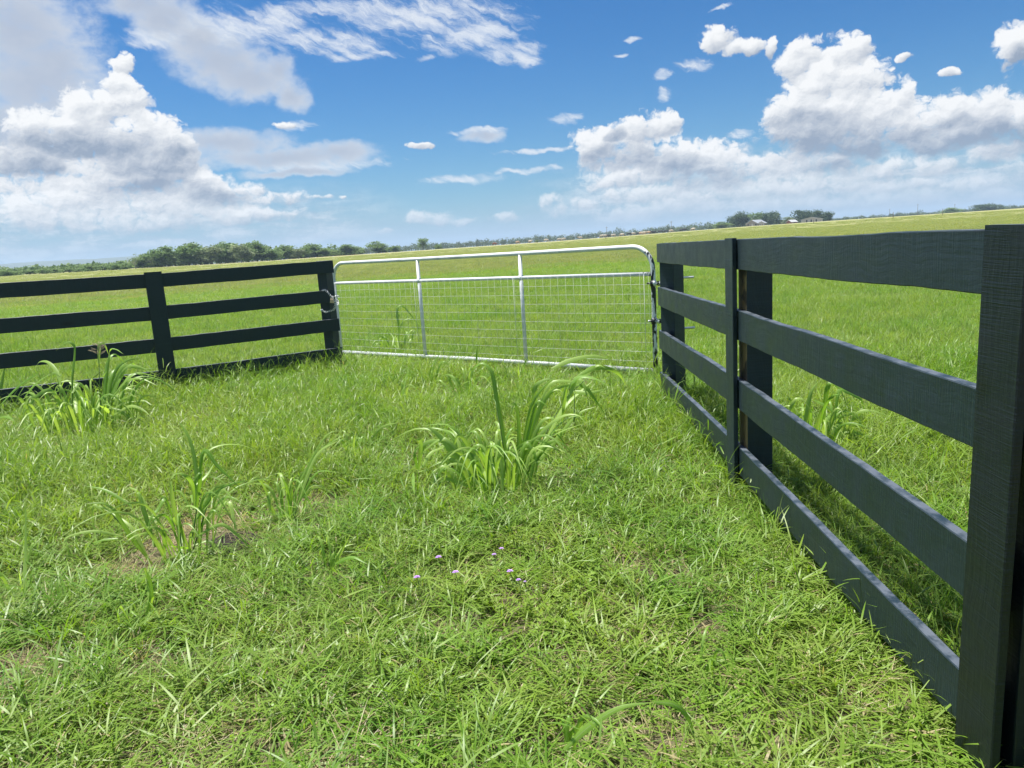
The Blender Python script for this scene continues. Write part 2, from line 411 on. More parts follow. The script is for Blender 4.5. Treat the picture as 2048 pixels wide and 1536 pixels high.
# --- left-hand fence: rails on the camera side
Q0 = onz(0, 780, .27)[:2]; Q1 = onz(334, 739, .27)[:2]; Q2 = onz(684, 696, .27)[:2]
lf = empty('board_fence', (Q1[0], Q1[1], 0))
tag(lf, 'black four-rail board fence left of the gate, with the lock chain on its end', 'fence', 'black board fences beside the gate')
dl = (Q2 - Q1) / np.linalg.norm(Q2 - Q1); dl0 = (Q1 - Q0) / np.linalg.norm(Q1 - Q0); nl = np.array([dl[1], -dl[0]])
for i, t in enumerate([1.395, 1.022, .648, .27]):
    a = Q1 - dl0 * 2.44
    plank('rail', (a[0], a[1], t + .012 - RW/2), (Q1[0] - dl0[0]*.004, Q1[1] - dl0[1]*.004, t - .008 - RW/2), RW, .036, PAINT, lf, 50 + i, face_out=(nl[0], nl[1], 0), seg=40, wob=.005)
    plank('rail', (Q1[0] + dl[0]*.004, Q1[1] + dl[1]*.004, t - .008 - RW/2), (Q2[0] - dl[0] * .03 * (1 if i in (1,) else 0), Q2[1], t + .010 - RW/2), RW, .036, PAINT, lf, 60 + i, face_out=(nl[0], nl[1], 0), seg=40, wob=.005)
cbp = Q1 + nl * .030
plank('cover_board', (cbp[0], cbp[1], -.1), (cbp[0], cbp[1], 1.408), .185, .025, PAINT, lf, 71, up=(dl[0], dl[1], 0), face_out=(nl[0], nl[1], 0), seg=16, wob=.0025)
rzl = math.atan2(dl[1], dl[0])
pb = Q1 - nl * .108; post('post', (pb[0], pb[1], 0), .14, 1.39, rzl, lf)
pb0 = Q1 - dl0 * 2.37 - nl * .108; post('post', (pb0[0], pb0[1], 0), .14, 1.40, rzl, lf)
cb0 = Q1 - dl0 * 2.40 + nl * .03
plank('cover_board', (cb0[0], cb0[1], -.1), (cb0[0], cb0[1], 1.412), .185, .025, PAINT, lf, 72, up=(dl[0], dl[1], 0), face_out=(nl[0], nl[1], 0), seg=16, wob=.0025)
EP = Q2 - dl * .085 - nl * .128
post('post', (EP[0], EP[1], 0), .142, 1.405, rzl + R_(38), lf)

# ------------------------------------------------------------------ gate
GL = onz(683, 703, .09)[:2]; GR = onz(1311.5, 741, .09)[:2]
gd = (GR - GL); GW = float(np.linalg.norm(gd)); gd /= GW; grz = math.atan2(gd[1], gd[0])
gate = empty('farm_gate', (GL[0], GL[1], 0), grz)
tag(gate, 'wide silver tubular steel farm gate with wire mesh below its upper bar, chained shut', 'gate')
ZB, ZM, ZT = .085, 1.075, 1.352
def corner(cx, cz, r, a0, a1, n=9): return [(cx + r * math.cos(a0 + (a1 - a0) * k / n), 0, cz + r * math.sin(a0 + (a1 - a0) * k / n)) for k in range(n + 1)]
RC = .225; mb = MB()
path = [(0, 0, ZB - .03), (0, 0, .5)] + corner(RC, ZT - RC, RC, math.pi, math.pi / 2) + [(GW * .33, 0, ZT - .004), (GW * .66, 0, ZT - .004)] + corner(GW - RC, ZT - RC, RC, math.pi / 2, 0) + [(GW, 0, .5), (GW, 0, ZB - .03)]
mb.tube(path, .0245, 14); mb.tube([(0, 0, ZB), (GW * .3, 0, ZB + .004), (GW * .5, 0, ZB + .012), (GW * .52, 0, ZB + .010), (GW, 0, ZB)], .0245, 14)
mb.build('frame', GALV_S, gate)
mb = MB(); mb.tube([(0, 0, ZM), (GW, 0, ZM)], .0215, 12); mb.build('crossbar', GALV_S, gate)
def frac(px, py):
    d = ray(px, py); A = np.array([[d[0], -gd[0]], [d[1], -gd[1]]]); t, s = np.linalg.solve(A, GL); return float(s)
UPX = [frac(843, 620), frac(1046, 620)]
for s in UPX:
    mb = MB(); mb.tube([(s, 0, ZB), (s, 0, ZT)], .0225, 12); mb.tube([(s, 0, ZM - .03), (s, 0, ZM + .03)], .026, 12); mb.build('upright', GALV, gate)
mb = MB(); rng = random.Random(3); yo = .026
nh = 9
for k in range(nh):
    z = ZM - .10 - k * (ZM - ZB - .10) / (nh - .1) * .985
    pts = [(GW * j / 24, -yo + .004 * mnoise.noise(Vector((j * .4, k, 0))), z - .028 * math.sin(math.pi * j / 24) * (k / nh) * .5 + .004 * mnoise.noise(Vector((j * .5, k, 9)))) for j in range(25)]
    mb.tube(pts, .0013, 5)
x = .06
while x < GW - .03:
    q = rng.uniform(-.004, .004)
    mb.tube([(x + q, -yo - .003, ZM + .018), (x + .004 * rng.uniform(-1, 1), -yo - .003, .6), (x, -yo - .003, ZB - .012)], .0008, 5)
    x += .1016
for xx in (UPX[0] - .075, UPX[1] - .10, GW - .09, .045): mb.tube([(xx, -yo - .002, ZM), (xx, -yo - .002, ZB)], .002, 5)
mb.build('wire_mesh', WIRE, gate)
for z in (1.0 - .02, .60):   # strap hinges at the post end
    mb = MB(); mb.tube([(GW, 0, z - .028), (GW, 0, z + .028)], .032, 14)
    mb.tube([(GW + .0, -.03, z), (GW - .045, -.045, z + .006)], .009, 8); mb.tube([(GW + .02, 0, z), (GW + .075, -.005, z)], .011, 8)
    mb.tube([(GW + .06 + .02 * math.cos(t), .0, z + .02 * math.sin(t)) for t in np.linspace(0, 2 * math.pi, 13)[:-1]], .006, 6, closed=True)
    mb.build('hinge', GALV_S, gate)

# ------------------------------------------------------------------ lock chain and padlock on the left end post
def link_mesh(mb, c, t, roll, L=.036, W=.021, r=.0027):
    t = Vector(t).normalized(); u = t.cross(Vector((0, 0, 1)));
    if u.length < .1: u = t.cross(Vector((1, 0, 0)))
    u.normalize(); w = t.cross(u); side = u * math.cos(roll) + w * math.sin(roll)
    pts = []; a = (L - W) / 2; n = 6
    for k in range(n + 1):
        th = -math.pi / 2 + math.pi * k / n; pts.append(Vector(c) + t * (a + math.cos(th) * W / 2) + side * math.sin(th) * W / 2)
    for k in range(n + 1):
        th = math.pi / 2 + math.pi * k / n; pts.append(Vector(c) + t * (-a + math.cos(th) * W / 2) + side * math.sin(th) * W / 2)
    mb.tube(pts, r, 6, closed=True)
def chain_run(mb, pts, pitch=.027):
    P = [Vector(tuple(map(float, p))) for p in pts]; seg = [(P[i+1] - P[i]).length for i in range(len(P) - 1)]; tot = sum(seg); n = int(tot / pitch)
    for k in range(n):
        d = (k + .5) / n * tot; i = 0
        while i < len(seg) - 1 and d > seg[i]: d -= seg[i]; i += 1
        c = P[i].lerp(P[i+1], min(1, d / seg[i])); link_mesh(mb, c, P[i+1] - P[i], (k % 2) * math.pi / 2 + .5)
yc = float(Q2[1]) - .16
def cp(px, py, dy=0): return aty(px, py, yc + dy)
def arc(pts, dys): return [cp(p[0], p[1], d) for p, d in zip(pts, dys)]
mb = MB()
up_run = arc([(643, 584), (647, 580), (651, 580), (657, 586), (662, 593), (665, 598)], [.16, .07, .02, 0, 0, -.02])
lo_run = arc([(643, 619), (646, 622), (652, 624), (660, 622), (667, 620), (670, 612), (670, 604), (669, 599)], [.12, .04, 0, 0, -.02, -.06, -.06, -.04])
lo2 = arc([(670, 618), (673, 611), (677, 606), (676, 602), (671, 598)], [-.04, -.06, -.02, .04, .0])
lo3 = arc([(666, 594), (671, 592), (677, 592), (679, 594)], [-.04, -.07, -.02, .05])
for r_ in (up_run, lo_run, lo2, lo3): chain_run(mb, r_)
ch = mb.build('chain', STEEL); tag(ch, 'silver steel chain looped round the left post and the latch end of the gate', 'chain')
pc = cp(664.5, 598, -.045)
pl = empty('padlock', pc); tag(pl, 'small brass padlock hanging from the chain at the latch end of the gate', 'padlock')
mb = MB(); mb.box((-.024, -.013, -.050), (.024, .013, 0)); o = mb.build('lock_body', BRASS, pl, bevel=.005); o.rotation_euler = (0, R_(10), 0)
mb = MB(); mb.tube([(-.015, 0, -.002), (-.015, 0, .018)] + [(-.015 * math.cos(t), 0, .018 + .016 * math.sin(t)) for t in np.linspace(.3, math.pi - .3, 7)] + [(.015, 0, .018), (.015, 0, -.002)], .0042, 8)
o = mb.build('shackle', STEEL, pl); o.rotation_euler = (0, R_(10), 0)

# ------------------------------------------------------------------ grass
def blade(rng, base, az, lean, L, W, curve, segs, dry, colr, V, Fc, Cc, tw=0.0):
    """one grass blade appended to the lists"""
    p = np.array(base, float); el = math.pi / 2 - lean; b = len(V)
    d0 = np.array([math.sin(az), math.cos(az), 0.]); side = np.array([math.cos(az), -math.sin(az), 0.])
    st = L / segs
    for i in range(segs + 1):
        t = i / segs
        w = W * (.55 + .45 * min(1, t * 4)) * (1 - t ** 2.2) * .5
        sd = side * math.cos(tw * t) + np.array([0, 0, 1.]) * math.sin(tw * t)
        if i < segs:
            V.append(p - sd * w); V.append(p + sd * w); Cc += [(colr, t, dry, 1)] * 2
        else:
            V.append(p.copy()); Cc.append((colr, t, dry, 1))
        p = p + (d0 * math.cos(el) + np.array([0, 0, 1.]) * math.sin(el)) * st
        el -= curve / segs
        if p[2] < .004 and i > 0: p[2] = .004; el = max(el, 0)
    for i in range(segs - 1):
        a = b + 2 * i; Fc.append((a, a + 1, a + 3, a + 2))
    a = b + 2 * (segs - 1); Fc.append((a, a + 1, a + 2))
def tuft_object(name, seed, n, rad, L, W, lean, curve, segs, mat, dryp=.12, stems=0, dry_only=False):
    rng = random.Random(seed); V, Fc, Cc = [], [], []
    for k in range(n):
        a = rng.uniform(0, 2 * math.pi); q = rad * math.sqrt(rng.random())
        az = a + rng.uniform(-1.3, 1.3)
        dry = 1.0 if (dry_only or rng.random() < dryp) else max(0, rng.gauss(.05, .12))
        l = rng.uniform(*L) * (.6 if dry > .9 and not dry_only else 1)
        z0 = 0 if rng.random() < .6 else rng.uniform(0, .25) * l
        blade(rng, (q * math.sin(a), q * math.cos(a), z0), az, rng.uniform(*lean), l, rng.uniform(*W), rng.uniform(*curve), segs, min(1, dry), rng.random(), V, Fc, Cc, rng.uniform(-.7, .7))
    for k in range(stems):   # runners with short leaves standing off them
        a = rng.uniform(0, 2 * math.pi); l = rng.uniform(L[1] * .9, L[1] * 1.5); ln = rng.uniform(.5, 1.15); cu = rng.uniform(.1, .6)
        base = (rad * rng.uniform(-.6, .6), rad * rng.uniform(-.6, .6), 0); cr = rng.random()
        blade(rng, base, a, ln, l, W[0] * .45, cu, segs, .15, cr, V, Fc, Cc)
        p = np.array(base, float); el = math.pi / 2 - ln
        for s in range(5):
            p = p + np.array([math.sin(a) * math.cos(el), math.cos(a) * math.cos(el), math.sin(el)]) * l / 5; el -= cu / 5
            blade(rng, (p[0], p[1], max(.01, p[2])), a + (1 if s % 2 else -1) * rng.uniform(.5, 1.3), rng.uniform(.5, 1.2), l * rng.uniform(.3, .5), rng.uniform(*W), rng.uniform(.2, 1.0), segs, 0.05, cr, V, Fc, Cc)
    mb = MB(); mb.add(V, Fc, 0, Cc)
    me = bpy.data.meshes.new(name); me.from_pydata([tuple(p) for p in V], [], Fc); me.materials.append(mat)
    ca = me.color_attributes.new('Col', 'FLOAT_COLOR', 'POINT'); ca.data.foreach_set('color', np.array(Cc, dtype=np.float32).ravel())
    me.polygons.foreach_set('use_smooth', [True] * len(Fc))
    return bpy.data.objects.new(name, me)
def make_collection(name, objs):
    c = bpy.data.collections.new(name)
    for k, o in enumerate(objs): o.name = f'{name}_{k:03d}'; c.objects.link(o)
    return c
def scatter(name, label, pts, rots, scls, idxs, coll):
    me = bpy.data.meshes.new(name); n = len(pts)
    me.vertices.add(n); me.vertices.foreach_set('co', np.array(pts, dtype=np.float32).ravel())
    a = me.attributes.new('rot', 'FLOAT_VECTOR', 'POINT'); a.data.foreach_set('vector', np.array(rots, dtype=np.float32).ravel())
    a = me.attributes.new('scl', 'FLOAT_VECTOR', 'POINT'); a.data.foreach_set('vector', np.array(scls, dtype=np.float32).ravel())
    a = me.attributes.new('idx', 'INT', 'POINT'); a.data.foreach_set('value', np.array(idxs, dtype=np.int32))
    me.update()
    ng = bpy.data.node_groups.new(name + '_scatter', 'GeometryNodeTree')
    ng.interface.new_socket('Geometry', in_out='INPUT', socket_type='NodeSocketGeometry'); ng.interface.new_socket('Geometry', in_out='OUTPUT', socket_type='NodeSocketGeometry')
    gi = ng.nodes.new('NodeGroupInput'); go = ng.nodes.new('NodeGroupOutput')
    ci = ng.nodes.new('GeometryNodeCollectionInfo'); ci.inputs['Collection'].default_value = coll
    ci.inputs['Separate Children'].default_value = True; ci.inputs['Reset Children'].default_value = True
    ip = ng.nodes.new('GeometryNodeInstanceOnPoints'); ip.inputs['Pick Instance'].default_value = True
    def named(nm, dt):
        q = ng.nodes.new('GeometryNodeInputNamedAttribute'); q.data_type = dt; q.inputs[0].default_value = nm; return q.outputs[0]
    ng.links.new(gi.outputs[0], ip.inputs['Points']); ng.links.new(ci.outputs[0], ip.inputs['Instance'])
    ng.links.new(named('idx', 'INT'), ip.inputs['Instance Index']); ng.links.new(named('rot', 'FLOAT_VECTOR'), ip.inputs['Rotation']); ng.links.new(named('scl', 'FLOAT_VECTOR'), ip.inputs['Scale'])
    ng.links.new(ip.outputs[0], go.inputs[0])
    o = bpy.data.objects.new(name, me); COL.objects.link(o); md = o.modifiers.new('scatter', 'NODES'); md.node_group = ng
    tag(o, label, 'grass', kind='stuff'); return o

near = [tuft_object('lot_tuft', 100 + k, 22, .06, (.11, .25), (.0042, .0086), (.15, 1.0), (.6, 2.1), 6, GRASS, .10, stems=2 if k % 2 else 0) for k in range(9)]
near += [tuft_object('lot_tuft', 120 + k, 26, .05, (.08, .19), (.0020, .0042), (.2, 1.2), (.4, 1.9), 4, GRASS, .25) for k in range(4)]      # 9..12 fine tangle
near += [tuft_object('lot_tuft', 130 + k, 22, .08, (.05, .16), (.0015, .0035), (.7, 1.5), (.1, .9), 3, GRASS, 1, dry_only=True) for k in range(3)]  # 13..15 dry thatch
near += [tuft_object('lot_tuft', 140 + k, 8, .03, (.16, .30), (.005, .009), (.1, .6), (.6, 1.6), 6, GRASS, .02) for k in range(3)]          # 16..18 taller sprays
near += [tuft_object('lot_tuft', 145 + k, 3, .02, (.22, .36), (.0014, .0022), (.1, .5), (.2, .9), 6, GRASS, .5) for k in range(2)]          # 19,20 thin stalks
def rosette(seed):   # low broad-leaved herb among the grass
    rng = random.Random(seed); V, Fc, Cc = [], [], []
    for k in range(9):
        a = rng.uniform(0, 6.283); l = rng.uniform(.05, .13); ln = rng.uniform(.1, .9); cr = rng.random()
        blade(rng, (0, 0, 0), a, ln, l, .002, .3, 3, .1, cr, V, Fc, Cc)
        p = np.zeros(3); el = math.pi / 2 - ln
        for q in range(4):
            p = p + np.array([math.sin(a) * math.cos(el), math.cos(a) * math.cos(el), math.sin(el)]) * l / 4; el -= .08
            for sg in (-1, 1): blade(rng, p, a + sg * rng.uniform(.7, 1.3), rng.uniform(.8, 1.4), rng.uniform(.018, .036), rng.uniform(.007, .012), rng.uniform(0, .8), 3, 0.0, cr, V, Fc, Cc)
    me = bpy.data.meshes.new('lot_tuft'); me.from_pydata([tuple(p) for p in V], [], Fc); me.materials.append(GRASS)
    ca = me.color_attributes.new('Col', 'FLOAT_COLOR', 'POINT'); ca.data.foreach_set('color', np.array(Cc, dtype=np.float32).ravel()); return bpy.data.objects.new('lot_tuft', me)
near += [rosette(150 + k) for k in range(3)]      # 21..23
NEAR = make_collection('lot_grass_tufts', near)
field = [tuft_object('field_tuft', 200 + k, 32, .11, (.08, .18), (.0035, .0062), (.05, .75), (.2, 1.4), 4, FGRASS, .05) for k in range(8)]
FIELD = make_collection('field_grass_tufts', field)
far = [tuft_object('far_tuft', 300 + k, 110, .6, (.12, .24), (.010, .024), (.05, .7), (.2, 1.2), 3, DGRASS, .06) for k in range(6)]
FAR = make_collection('far_grass_tufts', far)

BALD = [(onz(395, 1065, 0), .30), (onz(265, 1145, 0), .20), (onz(330, 1100, 0), .20), (onz(475, 1085, 0), .20), (onz(590, 1010, 0), .17), (onz(700, 1505, 0), .10), (onz(770, 1490, 0), .07), (onz(450, 1520, 0), .09), (onz(1290, 1480, 0), .07), (onz(300, 1340, 0), .14), (onz(60, 1340, 0), .14), (onz(430,1330,0), .10)]
DARKHOLE = onz(470, 1085, 0)
WEEDSPOTS = [(*onz(px, py, 0)[:2], r) for px, py, r in ((990, 985, .55), (1080, 930, .5), (350, 1118, .62), (578, 1045, .45), (290, 1238, .3), (48, 1192, .35), (660, 1150, .3), (707, 915, .4), (938, 806, .5), (806, 812, .4), (176, 868, .9), (1128, 1502, .3), (1240, 1440, .25), (1450, 1350, .3), (930, 1135, .3), (1030, 1140, .3))]
def in_lot(x, y):
    """inside the mown strip on the camera's side of the fences and gate"""
    if y < 3.97: return x < 1.20 or True
    if x > np.interp(y, [PM[1], PG[1]], [PM[0], PG[0]]) : return False
    if x > GL[0]: return y < GL[1] + (x - GL[0]) / (GR[0] - GL[0]) * (GR[1] - GL[1])
    return y < Q1[1] + (x - Q1[0]) * dl[1] / dl[0]
def scatter_lot():
    rng = random.Random(77); P, Rt, S, I = [], [], [], []
    def put(x, y, i, s, sz, tilt=.18):
        P.append((x, y, terrain(x, y))); Rt.append((rng.gauss(0, tilt), rng.gauss(0, tilt), rng.uniform(0, 6.283))); S.append((s, s, sz)); I.append(i)
    zones = [(0.5, 4.0, 330, 82), (4.0, 7.0, 250, 62), (7.0, 13.5, 150, 56)]
    for r0, r1, dens, ang in zones:
        area = math.radians(2 * ang) * (r1*r1 - r0*r0) / 2
        for _ in range(int(area * dens)):
            r = math.sqrt(rng.uniform(r0*r0, r1*r1)); a = R_(rng.uniform(-ang, ang)); x, y = r * math.sin(a), r * math.cos(a)
            lot = in_lot(x, y)
            if not lot and r > 9: continue
            bald = 0
            for c, q in BALD:
                dd = math.hypot(x - c[0], y - c[1]); bald = max(bald, 1 - sst(q * .55, q * 1.25, dd))
            cl = .5 + .5 * mnoise.noise(Vector((x * .9, y * .9, 0))); c2 = .5 + .5 * mnoise.noise(Vector((x * 3.1, y * 3.1, 5)))
            dn = math.hypot(x - DARKHOLE[0], y - DARKHOLE[1])
            if dn < .07: continue
            if bald > rng.random():
                if rng.random() < .55: put(x, y, rng.choice((13, 14, 15)), rng.uniform(.7, 1.2), rng.uniform(.5, .9))
                continue
            nearness = 1 - sst(2.0, 4.5, r)
            sz = (.62 + .62 * cl) * (.78 + .44 * c2); sz *= 1.0 - .25 * nearness
            dc = math.hypot(x - BALD[0][0][0], y - BALD[0][0][1]); sz *= .55 + .45 * sst(.3, .95, dc)
            fdist = abs(x - 1.19)
            if y < 4.6: sz *= .45 + .55 * sst(.02, .45, fdist)
            sz *= .80 + .22 * sst(3.6, 5.5, r)
            for wx, wy, wr in WEEDSPOTS:
                dw = math.hypot(x - wx, y - wy)
                if dw < wr: sz *= .48 + .52 * sst(.3, 1, dw / wr)
            sz *= 1 + .28 * sst(3.5, 6.5, r)
            gdist = abs((x - GL[0]) * gd[1] - (y - GL[1]) * gd[0]) if x > GL[0] - .2 else 9
            sz *= .42 + .58 * sst(.05, 1.0, gdist)
            if gdist < .1: sz *= .9
            u = rng.random(); thin = .42 * nearness * (1 - c2)
            if u < .035 + .26 * nearness * (1 - cl): i = rng.choice((13, 14, 15))
            elif u < .30: i = rng.randint(9, 12)
            elif u < .335: i = rng.randint(16, 18)
            elif u < .375: i = rng.randint(19, 20)
            elif u < .375 + (.05 if math.hypot(x - .12, y - 2.75) > .55 else .30): i = rng.randint(21, 23)
            else:
                if rng.random() < thin: continue
                i = rng.randint(0, 8)
            put(x, y, i, rng.uniform(.8, 1.2), sz * rng.uniform(.8, 1.2))
    # ragged fringe along the foot of the fences
    for (a, b, n) in ((PN, PM, 26), (PM, PG, 120), (Q1 - dl0 * 2.4, Q1, 190), (Q1, Q2, 200)):
        for _ in range(n):
            t = rng.random(); q = a + (b - a) * t; x, y = q[0] + rng.gauss(-.05, .10), q[1] + rng.gauss(-.06, .10)
            put(x, y, rng.choice((0, 3, 5, 9, 10, 16, 17, 18)), rng.uniform(.8, 1.2), rng.uniform(.7, 1.2), .3)
    scatter('grass', 'long tangled green grass of the lot inside the fences', P, Rt, S, I, NEAR)
scatter_lot()
def scatter_field():
    rng = random.Random(78); P, Rt, S, I = [], [], [], []
    for r0, r1, dens in ((6.0, 16, 62), (16, 30, 34), (30, 48, 15)):
        ang = 58 if r0 < 10 else 50; area = math.radians(2 * ang) * (r1*r1 - r0*r0) / 2
        for _ in range(int(area * dens)):
            r = math.sqrt(rng.uniform(r0*r0, r1*r1)); a = R_(rng.uniform(-ang, ang)); x, y = r * math.sin(a), r * math.cos(a)
            if r < 13.5 and in_lot(x, y): continue
            cl = .5 + .5 * mnoise.noise(Vector((x * .35, y * .35, 7)))
            P.append((x, y, terrain(x, y))); Rt.append((rng.gauss(0, .1), rng.gauss(0, .1), rng.uniform(0, 6.283)))
            s = rng.uniform(.9, 1.3) * (1 if r < 30 else 1.5); S.append((s, s, rng.uniform(.75, 1.2) * (.75 + .5 * cl))); I.append(rng.randint(0, 7))
    for _ in range(2600):   # right of the near fence
        x = rng.uniform(1.3, 4.5); y = rng.uniform(1.5, 7.5)
        P.append((x, y, terrain(x, y))); Rt.append((rng.gauss(0, .15), rng.gauss(0, .15), rng.uniform(0, 6.283))); s = rng.uniform(.9, 1.3); S.append((s, s, rng.uniform(.7, 1.2))); I.append(rng.randint(0, 7))
    scatter('field_grass', 'even light green pasture grass beyond the gate', P, Rt, S, I, FIELD)
    P, Rt, S, I = [], [], [], []
    for r0, r1, dens in ((42, 80, 2.4), (80, 150, 1.0), (150, 230, .22)):
        ang = 41; area = math.radians(2 * ang) * (r1*r1 - r0*r0) / 2
        for _ in range(int(area * dens)):
            r = math.sqrt(rng.uniform(r0*r0, r1*r1)); a = R_(rng.uniform(-ang, ang)); x, y = r * math.sin(a), r * math.cos(a)
            s = rng.uniform(.9, 1.6) * (1 if r < 80 else 1.35); P.append((x, y, terrain(x, y) - .03)); Rt.append((0, 0, rng.uniform(0, 6.283))); S.append((s, s, rng.uniform(.6, 1.15))); I.append(rng.randint(0, 5))
    scatter('distant_grass', 'pale olive pasture grass stretching away to the treeline', P, Rt, S, I, FAR)
scatter_field()

# ------------------------------------------------------------------ broad-leaved weeds (tall grass clumps)
def catmull(P, n):
    P = [np.array(p, float) for p in P]; Q = [2*P[0] - P[1]] + P + [2*P[-1] - P[-2]]; out = []; m = len(P) - 1
    for k in range(n + 1):
        u = k / n * m; i = min(int(u), m - 1); t = u - i; a, b, c, d = Q[i], Q[i+1], Q[i+2], Q[i+3]
        out.append(.5 * ((2*b) + (-a + c)*t + (2*a - 5*b + 4*c - d)*t*t + (-a + 3*b - 3*c + d)*t**3))
    return out
def leaf(mb, P, W, rng, n=14, twist=None, flat=.5):
    Q = catmull(P, n); tw0 = rng.uniform(-.35, .35) if twist is None else twist; tw1 = tw0 + rng.uniform(-.55, .55); col = rng.random()
    V, Cc = [], []
    az = rng.uniform(-.5, .5)
    for i, p in enumerate(Q):
        t = i / n; tan = Q[min(i+1, n)] - Q[max(i-1, 0)]; tan /= (np.linalg.norm(tan) + 1e-9)
        ref = np.array([math.sin(az), -math.cos(az), .9]); s = np.cross(tan, ref)
        if np.linalg.norm(s) < .05: s = np.cross(tan, [1, 0, .2])
        s /= np.linalg.norm(s); nn = np.cross(s, tan); th = tw0 + (tw1 - tw0) * t; sd = s * math.cos(th) + nn * math.sin(th); dn = np.cross(sd, tan)
        w = W * .5 * (.45 + .55 * sst(0, .3, t)) * (1 - max(0, (t - .25) / .75) ** 1.45) + .0004
        V += [p - sd * w, p + dn * w * .28, p + sd * w]; Cc += [(col, t, 1, 1), (col, t, 0, 1), (col, t, 1, 1)]
    f = []
    for i in range(n):
        a = 3 * i; f += [(a, a+1, a+4, a+3), (a+1, a+2, a+5, a+4)]
    mb.add(V, f, 0, Cc)
WEED_GROUP = 'tall broad-leaved grass weeds'
def weed(label, base_px, leaves, off, sc, W=(.02, .03), seed=1, extra=0, spread=.18, hgt=.35, stems=(), seedhead=None, dscale=.10, extra_px=None):
    rng = random.Random(seed); b = onz(base_px[0], base_px[1], 0); b[2] = terrain(b[0], b[1]); b = onz(base_px[0], base_px[1], b[2])
    cv = lambda q: (off[0] + q[0] / sc, off[1] + q[1] / sc)
    root = empty('tall_grass_clump', b); tag(root, label, 'weed', WEED_GROUP)
    mb = MB(); ms = MB()
    for lf_ in leaves:
        w = None
        if isinstance(lf_, tuple): lf_, w = lf_
        d0 = b[1] + rng.gauss(0, dscale * .6); dd = rng.gauss(0, dscale)
        P = []
        for k, q in enumerate(lf_):
            x, y = cv(q); p = aty(x, y, d0 + dd * k / max(1, len(lf_) - 1)); g = terrain(p[0], p[1])
            if p[2] < g + .01:
                p = onz(x, y, g + .01) if k else onz(x, y, g)
                if abs(p[1] - d0) > .5: p = aty(x, y, d0); p[2] = max(p[2], g)
            P.append(p)
        leaf(mb, [p - b for p in P], (w or rng.uniform(*W)) * 1.05, rng)
    for k in range(extra):   # short basal leaves filling the crown
        a = rng.uniform(0, 2 * math.pi); q = spread * rng.random() ** .6; p0 = np.array([q * math.sin(a), q * math.cos(a), 0]); a2 = a + rng.gauss(0, .6); l = hgt * rng.uniform(.45, 1.1); o_ = l * rng.uniform(.3, .9)
        dv = np.array([math.sin(a2), math.cos(a2), 0])
        leaf(mb, [p0, p0 + dv * o_ * .3 + [0, 0, l * .7], p0 + dv * o_ * .75 + [0, 0, l * .85], p0 + dv * o_ * 1.3 + [0, 0, l * rng.uniform(.25, .8)]], rng.uniform(*W) * .8, rng, 10)
    mb.build('leaves', WEED, root)
    for st in stems:
        P = [aty(*cv(q), b[1] + rng.gauss(0, .02)) - b for q in st]; n = 10; Q = catmull(P, n); ms = MB(); ms.tube(Q, [.0042 - .0022 * i / n for i in range(n + 1)], 6); ms.build('stem', STEM, root)
    if seedhead is not None:
        mh = MB(); top, bot = seedhead
        for k in range(26):
            t = k / 26; p = aty(*cv((top[0] + (bot[0] - top[0]) * t, top[1] + (bot[1] - top[1]) * t)), b[1]) - b
            a = rng.uniform(0, 6.283); l = .03 + .07 * t * rng.uniform(.6, 1.1); e = p + np.array([math.sin(a) * l, math.cos(a) * l, l * .35])
            mh.tube([p, e], .0009, 4)
            for j in range(4):
                u = .45 + .55 * j / 3; c = p + (e - p) * u; mh.tube([c, c + np.array([math.sin(a) * .005, math.cos(a) * .005, .003]), c + np.array([math.sin(a) * .012, math.cos(a) * .012, .004 - .004 * u])], [.0012, .0026, .0006], 5)
        mh.build('seed_head', SEED, root)
    return root
B_ = (700, 700); S1 = 2.926
